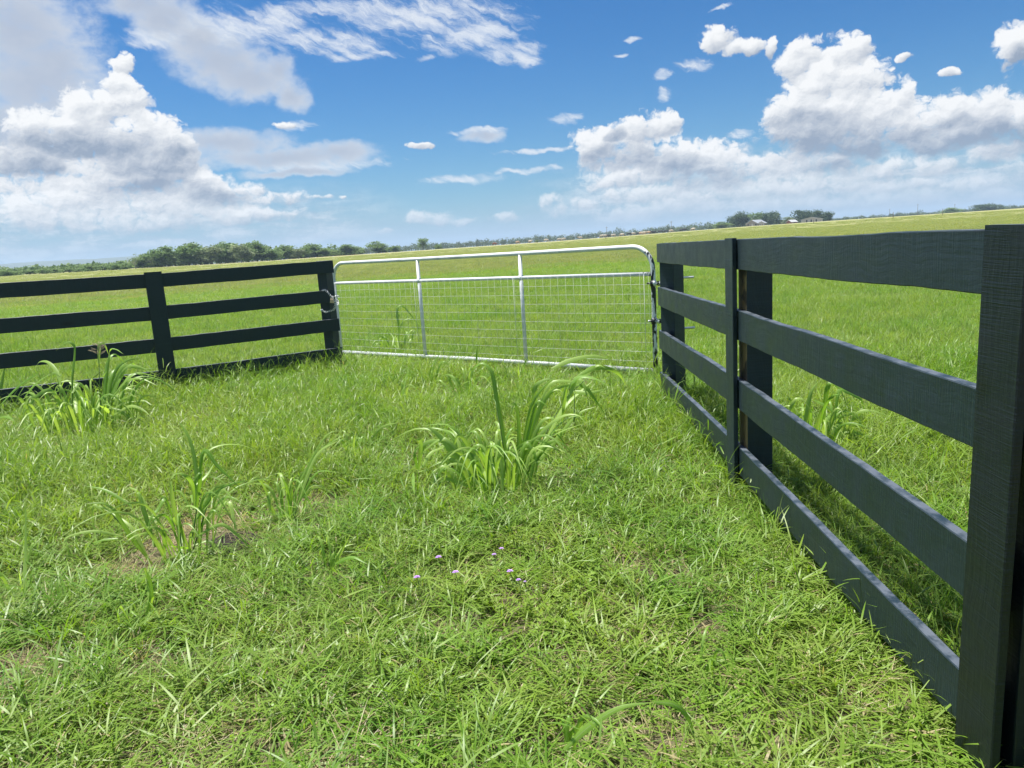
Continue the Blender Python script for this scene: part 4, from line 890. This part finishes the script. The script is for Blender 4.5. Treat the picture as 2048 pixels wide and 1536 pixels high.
# ------------------------------------------------------------------ farm buildings
WHITE = flat_mat('white_sheet_metal', (.36, .37, .38), .45, .0, .08, 2.); GREYW = flat_mat('weathered_grey_siding', (.24, .23, .22), .8, 0, .2, 2.); ROOF = flat_mat('galvanised_roof_sheet', (.32, .34, .36), .4, .2, .12, 2.)
DOOR = flat_mat('dark_opening', (.02, .02, .022), .7); RED = flat_mat('rusty_red_siding', (.22, .09, .06), .8); PANE = flat_mat('window_glass', (.05, .06, .07), .15)
def gable_building(name, label, px, py, D, W, dep, hw, hr, wall, roof, openings, yaw, gable_front=True, eave=.4, cat='building'):
    p = atr(px, py, D); z = terrain(p[0], p[1]) - .1; az = math.atan2(p[0], p[1]); root = empty(name, (p[0], p[1], z), -az + yaw); tag(root, label, cat)
    mb = MB(); x0, x1, y0, y1 = -W/2, W/2, 0, dep
    if gable_front:
        fr = [(x0,y0,0),(x1,y0,0),(x1,y0,hw),(0,y0,hr),(x0,y0,hw)]; bk = [(a, y1, c) for a, _, c in fr]
        mb.add(fr + bk, [(0,1,2,3,4),(9,8,7,6,5),(0,5,6,1),(1,6,7,2),(4,9,5,0)])
    else:
        lf_ = [(x0,y0,0),(x0,y1,0),(x0,y1,hw),(x0,dep/2,hr),(x0,y0,hw)]; rt = [(x1, b, c) for _, b, c in lf_]
        mb.add(lf_ + rt, [(4,3,2,1,0),(5,6,7,8,9),(0,1,6,5),(0,5,9,4),(1,2,7,6)])
    mb.build('wall', wall, root, smooth=False)
    mb = MB(); t = .12
    if gable_front:
        k = (hr - hw) / (W/2); A = [(x0 - eave, hw - eave * k), (0, hr), (x1 + eave, hw - eave * k)]
        for (ax, az_), (bx, bz) in ((A[0], A[1]), (A[1], A[2])):
            v = [(ax, -eave, az_ + .03), (bx, -eave, bz + .03), (bx, dep + eave, bz + .03), (ax, dep + eave, az_ + .03)]; v += [(a, b, c + t) for a, b, c in v]
            mb.add(v, [(3,2,1,0),(4,5,6,7),(0,1,5,4),(1,2,6,5),(2,3,7,6),(3,0,4,7)])
    else:
        k = (hr - hw) / (dep/2); A = [(-eave, hw - eave * k), (dep/2, hr), (dep + eave, hw - eave * k)]
        for (ay, az_), (by, bz) in ((A[0], A[1]), (A[1], A[2])):
            v = [(x0 - eave, ay, az_ + .03), (x1 + eave, ay, az_ + .03), (x1 + eave, by, bz + .03), (x0 - eave, by, bz + .03)]; v += [(a, b, c + t) for a, b, c in v]
            mb.add(v, [(3,2,1,0),(4,5,6,7),(0,1,5,4),(1,2,6,5),(2,3,7,6),(3,0,4,7)])
    mb.build('roof', roof, root, smooth=False)
    for nm, cx, w, z0, z1, m in openings:
        mb = MB(); mb.box((cx - w/2, -.03, z0), (cx + w/2, .1, z1)); mb.build(nm, m, root, smooth=False)
    return root
gable_building('barn', 'long white metal barn with three dark openings before the farm oaks', 1622, 446.5, 452, 10.4, 14, 2.2, 3.3, WHITE, WHITE, [('door', -2.2, .75, .05, 2.0, DOOR), ('door', .1, .75, .05, 2.1, DOOR), ('door', 2.7, .75, .05, 2.1, DOOR)], R_(-4))
gable_building('house', 'grey farmhouse with a bright metal gable roof under the large oaks', 1504, 455.5, 455, 8.0, 7.5, 2.0, 3.9, GREYW, ROOF, [('door', .2, .9, .05, 2.0, WHITE), ('window', -2.6, 1.1, .9, 1.9, PANE), ('window', 2.6, 1.1, .9, 1.9, PANE)], R_(-38))
gable_building('shed', 'small white gabled annex beside the grey farmhouse', 1522.5, 453.6, 452, 2.6, 3.5, 2.1, 2.9, WHITE, WHITE, [('window', -.6, .4, .8, 1.6, PANE), ('door', .5, .7, .05, 1.8, GREYW)], R_(-5), eave=.15)
gable_building('shed', 'low red-brown shed with a white roof left of the white barn', 1589, 449, 456, 3.6, 5, 1.5, 2.6, RED, WHITE, [('door', 0, .9, .05, 1.3, DOOR)], R_(35), gable_front=False)

# ------------------------------------------------------------------ poles, field posts
POLE = flat_mat('weathered_pole', (.16, .14, .12), .85)
def pole(px, base_py, top_py, D, label):
    p = atr(px, base_py, D); z = terrain(p[0], p[1]); h = atr(px, top_py, D)[2] - z; root = empty('utility_pole', (p[0], p[1], z), .4); tag(root, label, 'utility pole', 'utility poles on the skyline')
    mb = MB(); mb.tube([(0, 0, -.3), (0, 0, h)], [.24, .15], 8); mb.build('pole', POLE, root)
    mb = MB(); mb.box((-1.1, -.07, h - .9), (1.1, .07, h - .74)); 
    for q in (-1, -.4, .4, 1): mb.tube([(q, 0, h - .74), (q, 0, h - .5)], .05, 6)
    mb.build('crossarm', POLE, root, smooth=False)
pole(1214, 474, 453, 640, 'left utility pole above the cattle on the skyline')
pole(1343, 464, 442, 600, 'tallest utility pole above the right end of the cattle herd')
pole(1835, 432, 408, 840, 'taller utility pole above the right fence on the skyline')
pole(1909, 427, 408, 860, 'utility pole left of the big rounded tree at far right')
pole(1779, 434, 418, 880, 'faint low utility pole leftmost above the right fence')
pole(10, 553, 532, 420, 'utility pole at the far left picture edge before the blue ridge')
def field_post(px, base_py, top_py, label):
    D = 210; p = atr(px, base_py, D); z = terrain(p[0], p[1]); h = 1.5; mb = MB(); mb.tube([(0, 0, -.2), (.02, 0, h)], [.07, .06], 7); mb.box((-.05, -.05, h - .02), (.08, .05, h + .04))
    o = mb.build('field_post', POLE, loc=(p[0], p[1], z)); tag(o, label, 'post', 'single posts standing in the field')
field_post(1212, 481, 474, 'thin field post standing in front of the cattle herd')
field_post(1627, 456, 443, 'thin field post in front of the white barn')
field_post(1786, 442, 434, 'thin field post right of the farm above the right fence')
field_post(1885, 436, 428, 'thin field post below the right skyline trees')

# ------------------------------------------------------------------ cattle
COATS = {'w': flat_mat('cream_coat', (.44, .40, .33), .8, 0, .12, 2.), 'k': flat_mat('black_coat', (.012, .011, .010), .7), 'r': flat_mat('red_brown_coat', (.22, .09, .04), .8), 't': flat_mat('tan_coat', (.44, .30, .19), .8)}
def cow_mesh(grazing):
    vs = [(0,0,1.15),(.55,0,1.18),(.95,0,1.22),(-.5,0,1.15),(-.85,0,1.18)]
    ed = [(0,1),(1,2),(0,3),(3,4)]; rad = [(.36,.40),(.37,.40),(.26,.30),(.37,.41),(.27,.30)]
    def chain(start, pts, rs):
        k = start
        for p, r in zip(pts, rs): vs.append(p); rad.append((r, r)); ed.append((k, len(vs) - 1)); k = len(vs) - 1
        return k
    for s in (-1, 1):
        chain(1, [(.72, s*.20, .85), (.74, s*.20, .48), (.72, s*.20, .10), (.76, s*.20, .03)], [.14, .08, .065, .07])
        chain(3, [(-.62, s*.20, .88), (-.58, s*.20, .62), (-.74, s*.20, .42), (-.70, s*.20, .08), (-.66, s*.20, .03)], [.19, .12, .075, .06, .07])
    neck = [(1.22, 0, 1.05), (1.42, 0, .70), (1.55, 0, .42), (1.62, 0, .16)] if grazing else [(1.22, 0, 1.42), (1.40, 0, 1.55), (1.62, 0, 1.45), (1.82, 0, 1.34)]
    chain(2, neck, [.20, .15, .14, .09])
    hd = len(vs) - 3
    for s in (-1, 1): chain(hd, [(neck[1][0] + .02, s * .20, neck[1][2] + .02)], [.035])
    chain(4, [(-1.08, 0, 1.15), (-1.14, 0, .80), (-1.12, 0, .45)], [.05, .03, .045])
    me = bpy.data.meshes.new('cow'); me.from_pydata(vs, ed, []); o = bpy.data.objects.new('cow', me); COL.objects.link(o)
    md = o.modifiers.new('skin', 'SKIN'); md.use_smooth_shade = True
    for i, r in enumerate(rad): me.skin_vertices[0].data[i].radius = r
    me.skin_vertices[0].data[0].use_root = True
    o.modifiers.new('sub', 'SUBSURF').levels = 1; o.modifiers['sub'].render_levels = 1
    dg = bpy.context.evaluated_depsgraph_get(); m2 = bpy.data.meshes.new_from_object(o.evaluated_get(dg)); bpy.data.objects.remove(o); return m2
cm_ = {}
for gz in (0, 1):
    base = cow_mesh(gz)
    for k, m in COATS.items():
        me = base.copy(); me.materials.clear(); me.materials.append(m); cm_[(k, gz)] = me
herd = [(989,490.5,'r'),(1035,487.5,'t'),(1060,486,'w'),(1092,483.5,'w'),(1119,481.8,'w'),(1128,481.5,'w'),(1161,478.6,'w'),(1205,475.2,'w'),(1210,475,'w'),(1215.5,474.4,'k'),(1226,473.8,'w'),(1245,473,'w'),(1258,471.7,'k'),(1267,472,'w'),(1277,470,'k'),(1282,470,'t'),(1287,470,'w'),(1292,469.8,'w'),(1297,469.3,'t'),(1303,468.3,'k'),(1308,468,'k'),(1322,467,'k'),(1332,466,'k'),(1342,465.3,'w'),(1363,464.3,'k'),(1369,464,'k'),(1387,462.8,'w')]
cn = {'w': 'cream white', 'k': 'black', 'r': 'red-brown', 't': 'tan'}; cnt = {}
for i, (x, y, k) in enumerate(herd):
    rng = random.Random(700 + i); D = 372 + rng.uniform(-12, 12); p = atr(x, y, D); gz = 1 if rng.random() < .7 else 0
    tot = sum(1 for h in herd if h[2] == k); cnt[k] = cnt.get(k, 0) + 1
    o = bpy.data.objects.new('cow', cm_[(k, gz)]); COL.objects.link(o); az = math.atan2(p[0], p[1])
    o.location = (p[0], p[1], terrain(p[0], p[1])); o.rotation_euler = (0, 0, -az + rng.choice((0, math.pi)) + rng.uniform(-.6, .6)); o.scale = (.95,) * 3
    lab = f'{cn[k]} cow in the far herd, {ORD[cnt[k]-1]} {cn[k]} one from the left' if tot > 1 else f'{cn[k]} cow, leftmost animal of the far herd'
    tag(o, lab, 'cow', 'cattle grazing far off in the pasture')
HAZE = True
if HAZE:
    m, nt, out = new_mat('thin_summer_haze'); pv = nt.node('ShaderNodeVolumePrincipled'); pv.inputs['Color'].default_value = rgb(.60, .79, 1.0); pv.inputs['Density'].default_value = .00026; pv.inputs['Anisotropy'].default_value = .2
    nt.l.new(pv.outputs[0], out.inputs['Volume']); mb = MB(); mb.box((-4400, -4400, -1.5), (4400, 4400, 62)); o = mb.build('haze', m, smooth=False); tag(o, kind='stuff'); o['label'] = 'thin bluish summer haze over the pasture'; o.display_type = 'WIRE'
# ------------------------------------------------------------------ light and sky
EXPOSURE = 1.22
SUN_EL, SUN_AZ = R_(73), R_(-64)      # azimuth measured from straight ahead, left negative
sd = Vector((math.sin(SUN_AZ) * math.cos(SUN_EL), math.cos(SUN_AZ) * math.cos(SUN_EL), math.sin(SUN_EL)))
sl = bpy.data.lights.new('sun', 'SUN'); sl.energy = 4.4; sl.angle = R_(3.5); sl.color = (1.0, .955, .88)
so = bpy.data.objects.new('sun', sl); COL.objects.link(so); so.rotation_euler = sd.to_track_quat('Z', 'Y').to_euler()
w = bpy.data.worlds.new('World'); C.world = w; w.use_nodes = True; w.node_tree.nodes.clear(); nt = NT(w.node_tree)
SAT, VAL, TINT = 1.25, 1.0, (.305, .585, .77)
STR = 0.06; K = 1.0 / (STR * 2 ** EXPOSURE)
def srgb(r, g, b): return tuple(((c / 255 / 12.92) if c / 255 <= .04045 else ((c / 255 + .055) / 1.055) ** 2.4) for c in (r, g, b))
def cl(r, g, b): return rgb(*[c * K for c in srgb(r, g, b)])
sky = nt.node('ShaderNodeTexSky', sky_type='NISHITA'); sky.sun_disc = False; sky.sun_elevation = SUN_EL; sky.sun_rotation = SUN_AZ
sky.air_density = 1.0; sky.dust_density = .3; sky.ozone_density = 3.0; sky.altitude = 0
gen = nt.node('ShaderNodeTexCoord').outputs['Generated']; sx = nt.node('ShaderNodeSeparateXYZ'); nt.put(sx.inputs[0], gen)
az = nt.math('MULTIPLY', nt.math('ARCTAN2', sx.outputs[0], sx.outputs[1]), 57.2958); el = nt.math('MULTIPLY', nt.math('ARCSINE', sx.outputs[2]), 57.2958)
cb = nt.node('ShaderNodeCombineXYZ'); nt.put(cb.inputs[0], az); nt.put(cb.inputs[1], el); P0 = cb.outputs[0]
def azel(px, py):
    d = ray(px, py); d = d / np.linalg.norm(d); return math.degrees(math.atan2(d[0], d[1])), math.degrees(math.asin(d[2]))
def conv(px, py, rx, ry):
    a, e = azel(px, py); a1, e1 = azel(px + 1, py); a2, e2 = azel(px, py - 1); return a, e, rx * abs(a1 - a), ry * abs(e2 - e)
def field(P, blobs, k=.35):
    acc = None
    for b in blobs:
        a, e, ra, re = conv(*b[:4]); v = nt.vmath('MULTIPLY_ADD', P, (1/ra, 1/re, 0), (-a/ra, -e/re, 0)); d = nt.vmath('DOT_PRODUCT', v, v)
        if acc is None: acc = d
        else:
            acc = nt.math('SMOOTH_MIN', acc, d, k)
    return nt.math('SUBTRACT', 1.0, acc)
CU = [ # heaped white clouds: centre x, y, half width, half height in photograph proportions
 (240,128,36,24),(232,168,40,38),(262,205,42,46),(215,215,30,40),(290,262,75,45),(170,215,60,50),(110,265,120,50),(215,285,130,45),(340,290,60,55),
 (55,330,95,42),(195,345,75,38),(300,335,110,52),(375,340,40,40),(400,378,75,40),(470,392,75,28),(545,398,80,15),(520,378,22,16),(150,400,190,38),(330,415,190,40),(450,425,90,25),(60,420,120,30),
 (1195,285,58,40),(1285,255,62,38),(1330,250,32,26),(1250,320,95,38),(1360,320,80,48),(1310,345,110,35),(1420,320,80,45),(1500,335,90,30),(1450,365,160,30),
 (1440,78,42,30),(1485,98,45,18),(1538,92,12,24),(1605,115,45,42),(1690,105,50,42),(1718,95,25,25),(1585,135,40,30),(1650,165,85,50),(1715,170,75,55),(1600,215,75,40),(1690,220,130,50),(1770,225,75,50),(1815,190,22,40),(1640,262,130,42),(1740,275,140,40),(1830,250,70,40),
 (1905,225,62,48),(1985,225,62,48),(1940,270,110,35),(2060,240,60,60),(1880,285,90,28),
 (2035,95,62,50),(2080,80,50,50),(1815,114,24,10),(1893,142,20,8),
 (1990,305,75,26),(1560,325,70,28),(1620,330,110,22),(1790,330,40,18),(1870,330,80,24),(2040,340,60,30),
 (835,291,34,8),(570,248,26,11),(868,436,58,17),(825,432,30,15),(930,442,30,9),(1015,432,42,13),(1100,405,24,20),(1110,420,26,14),(1165,408,40,14),(1240,392,50,16),(1300,395,70,18),(1400,400,110,20),(1540,385,120,18),(1680,372,120,24),(1800,375,110,18),(1950,372,110,20),(770,458,22,6),(640,393,30,6),(690,392,12,5)]
CU += [(80,368,150,24),(250,368,130,26),(400,410,80,20),(1240,360,90,24),(1320,385,90,20),(90,438,220,30),(300,446,200,22),(500,430,120,18),(1330,418,170,22),(1560,410,200,26),(1800,402,220,26),(2000,398,160,26),(1480,385,200,25),(1700,350,200,30)]
ST = [ # soft grey sheets
 (40,60,150,110),(70,170,140,100),(20,260,140,70),(120,130,70,80),(330,40,70,50),(280,10,80,30),(440,120,95,55),(500,155,95,45),(400,80,60,40),(590,190,32,32),(560,135,35,30),(450,285,130,28),(560,315,180,22),(680,300,75,20),(600,345,110,9),(965,276,40,13)]
CI = [(470,55,150,40),(300,85,70,14),(720,110,80,14),(590,250,40,14),(650,330,160,14),(960,262,60,8),(1080,300,90,6), # thin streaked cloud
 (330,75,100,18),(690,88,110,24),(610,80,80,25),(720,20,140,22),(850,30,200,42),(940,70,120,38),(1020,105,75,26),(1045,120,45,18),(1060,302,75,6),(930,360,105,11),(1050,340,80,7),(560,35,90,26),(1268,77,22,6),(1238,105,18,5),(855,112,18,7),(1440,15,26,5),(1390,130,40,14),(1330,150,22,10),(1135,235,38,12),(1330,190,16,18),(1480,265,30,10)]
wn = nt.noise(P0, .30, 2, .5, color=True); wn2 = nt.noise(P0, 1.1, 3, .55, color=True)
Pw = nt.vmath('MULTIPLY_ADD', nt.vmath('SUBTRACT', wn, (.5, .5, .5)), (1.5, .9, 0), P0); Pw = nt.vmath('MULTIPLY_ADD', nt.vmath('SUBTRACT', wn2, (.5, .5, .5)), (.8, .65, 0), Pw)
def billow(P, octs):
    out = None
    for sc, am in octs:
        v = nt.node('ShaderNodeTexVoronoi', feature='F1', voronoi_dimensions='2D'); nt.put(v.inputs['Vector'], nt.vmath('MULTIPLY', P, (1, 1.25, 1))); v.inputs['Scale'].default_value = sc
        t = nt.math('MULTIPLY_ADD', v.outputs['Distance'], -am * 1.7, am * .77); out = t if out is None else nt.math('ADD', out, t)
    return out
Pb = nt.vmath('MULTIPLY_ADD', nt.vmath('SUBTRACT', wn2, (.5, .5, .5)), (.9, .9, 0), P0)
fb = nt.math('SUBTRACT', nt.noise(Pb, 1.8, 4.5, .66), .5)
O1 = ((.55, .5), (1.25, .34)); O2 = ((2.8, .17), (6.0, .085))
bA = billow(Pb, O1); bB = billow(Pb, O2); b1 = billow(nt.vmath('ADD', Pb, (-.22, .42, 0)), O1); b2 = billow(nt.vmath('ADD', Pb, (-.05, .10, 0)), O2)
def heap(P, blobs, k=3.5, lx=-.28, ly=.96):
    """union of rounded heaps and how high up its own heap each point lies (tops catch the sun, undersides do not)"""
    W = S = None
    for b in blobs:
        a, e, ra, re = conv(*b[:4]); v = nt.vmath('MULTIPLY_ADD', P, (1/ra, 1/re, 0), (-a/ra, -e/re, 0))
        q = nt.math('EXPONENT', nt.math('MULTIPLY', nt.vmath('DOT_PRODUCT', v, v), -k)); t = nt.vmath('DOT_PRODUCT', v, (lx, ly, 0))
        W = q if W is None else nt.math('ADD', W, q); S = nt.math('MULTIPLY', t, q) if S is None else nt.math('MULTIPLY_ADD', t, q, S)
    W = nt.math('MAXIMUM', W, 1e-9)
    return nt.math('ADD', 1.0, nt.math('MULTIPLY', nt.math('LOGARITHM', W, 2.718281828), 1/k)), nt.math('DIVIDE', S, W)
F0, lift = heap(Pw, CU)
nz = nt.math('MULTIPLY_ADD', fb, 1.4, nt.math('ADD', bA, bB))
D = nt.math('ADD', F0, nz)
soft = nt.ramp(el, 1.5, 8, 1.3, .55)
a_cu = nt.math('MULTIPLY', nt.ramp(D, -.05, soft), nt.ramp(el, 1.0, 6, .72, 1))
rel = nt.math('ADD', nt.math('MULTIPLY', nt.math('SUBTRACT', bA, b1), .42), nt.math('MULTIPLY', nt.math('SUBTRACT', bB, b2), .50))
DK = [(1590,262,95,30),(1680,288,150,30),(1620,240,60,25),(1905,275,110,32),(2010,275,80,30),(1680,330,70,18),(300,325,115,34),(60,335,85,28),(170,290,170,32),(310,378,110,24),(20,300,80,30),(430,395,60,18),(1250,315,90,24),(1340,325,60,22),(1420,360,80,22),(2045,115,45,25),(1230,270,20,14)]
Fd = field(Pw, DK)
dk = nt.ramp(nt.math('MULTIPLY_ADD', fb, 1.0, nt.math('ADD', Fd, bA)), -1.1, 1.2)
sh = nt.math('MULTIPLY_ADD', lift, .75, .74)
sh = nt.math('ADD', nt.math('ADD', sh, rel), nt.math('MULTIPLY', fb, .10))
sh = nt.math('SUBTRACT', sh, nt.math('MULTIPLY', dk, .66))
sh = nt.math('ADD', sh, nt.ramp(D, .0, .5, .16, 0))
sh = nt.ramp(sh, -.1, 1.0, smooth=False)
ccu = nt.mix(sh, cl(150, 165, 186), cl(251, 252, 253))
# sheets
fs = nt.math('SUBTRACT', nt.noise(nt.vmath('MULTIPLY', nt.vmath('MULTIPLY_ADD', wn2, (.5, .4, 0), P0), (.8, 1.2, 1)), .8, 5, .62), .5); Ds = nt.math('MULTIPLY_ADD', fs, 2.6, field(Pw, ST, .6))
a_st = nt.ramp(Ds, -.8, 1.0, 0, .92)
cst = nt.mix(nt.ramp(nt.math('MULTIPLY_ADD', fs, -1.0, Ds), .0, 1.5), cl(218, 227, 238), cl(168, 178, 197))
cst = nt.mix(nt.ramp(fs, -.12, .2, 0, .5), cst, cl(212, 219, 229))
# streaks
ps = nt.node('ShaderNodeVectorRotate', rotation_type='Z_AXIS'); nt.put(ps.inputs['Vector'], P0); ps.inputs['Angle'].default_value = R_(22)
fc = nt.math('SUBTRACT', nt.noise(nt.vmath('MULTIPLY', nt.vmath('MULTIPLY_ADD', nt.vmath('SUBTRACT', wn2, (.5, .5, .5)), (1.6, .7, 0), ps.outputs[0]), (.55, 2.2, 1)), .8, 5, .66, .4), .5)
a_ci = nt.ramp(nt.math('MULTIPLY_ADD', fc, 3.6, field(Pw, CI, .4)), -.15, 1.5, 0, .90)
lb = nt.noise(nt.vmath('MULTIPLY', nt.vmath('MULTIPLY_ADD', wn2, (.8, .5, 0), P0), (.22, .95, 1)), 1.0, 6, .6)
side = nt.math('MAXIMUM', nt.ramp(az, -14, -6, 1, 0), nt.ramp(az, 0, 9))
a_lb = nt.math('MULTIPLY', nt.math('MULTIPLY', nt.ramp(lb, .36, .62, .12, .85), side), nt.ramp(el, 2.6, 6.0, 1, 0))
clb = nt.mix(nt.ramp(nt.math('ADD', lb, nt.math('MULTIPLY', fb, .5)), .40, .64), cl(174, 191, 209), cl(224, 233, 241))
# compose
hz = nt.math('POWER', 2.718, nt.math('MULTIPLY', nt.math('MAXIMUM', el, 0), -.26))
hs = nt.node('ShaderNodeHueSaturation'); hs.inputs['Saturation'].default_value = SAT; hs.inputs['Value'].default_value = VAL; nt.put(hs.inputs['Color'], sky.outputs[0])
base = nt.mix(1.0, hs.outputs[0], rgb(*TINT), 'MULTIPLY')
base = nt.mix(nt.math('MULTIPLY', hz, 1.0), base, cl(163, 192, 216))
win = nt.math('MULTIPLY', nt.ramp(nt.math('ABSOLUTE', az), 44, 50, 1, 0), nt.ramp(el, 21, 25, 1, 0))     # the clouds thin out beyond the built part of the sky
c = nt.mix(nt.math('MULTIPLY', a_ci, win), base, cl(232, 238, 246))
c = nt.mix(nt.math('MULTIPLY', a_st, win), c, cst)
c = nt.mix(nt.math('MULTIPLY', a_lb, win), c, clb)
c = nt.mix(nt.math('MULTIPLY', a_cu, win), c, ccu)
c = nt.mix(nt.ramp(hz, .30, 1.0, 0, .80), c, cl(166, 192, 213))
over = nt.math('MULTIPLY', nt.ramp(nt.noise(gen, 3.0, 5, .6), .45, .62), nt.math('MULTIPLY', nt.ramp(el, 20, 32), .85))     # broken cloud added overhead, out of view, for fill light
c0 = nt.mix(over, base, rgb(1.15 * K, 1.17 * K, 1.2 * K))
bg0 = nt.node('ShaderNodeBackground'); nt.put(bg0.inputs[0], c0); bg0.inputs[1].default_value = STR
bg = nt.node('ShaderNodeBackground'); nt.put(bg.inputs[0], c); bg.inputs[1].default_value = STR
mxs = nt.node('ShaderNodeMixShader'); nt.put(mxs.inputs[0], nt.math('MULTIPLY', nt.math('GREATER_THAN', win, 0), nt.math('GREATER_THAN', el, -.5))); nt.l.new(bg0.outputs[0], mxs.inputs[1]); nt.l.new(bg.outputs[0], mxs.inputs[2])
ow = nt.node('ShaderNodeOutputWorld'); nt.l.new(mxs.outputs[0], ow.inputs[0])
w.cycles.sampling_method = 'MANUAL'; w.cycles.sample_map_resolution = 512
# ------------------------------------------------------------------ render settings
C.cycles.adaptive_threshold = .014; C.cycles.max_bounces = 5; C.cycles.diffuse_bounces = 3; C.cycles.glossy_bounces = 2; C.cycles.transmission_bounces = 3; C.cycles.transparent_max_bounces = 8; C.cycles.volume_bounces = 0
C.cycles.caustics_reflective = False; C.cycles.caustics_refractive = False; C.cycles.sample_clamp_indirect = 6
C.view_settings.view_transform = 'Standard'; C.view_settings.look = 'None'; C.view_settings.gamma = 1; C.view_settings.exposure = EXPOSURE
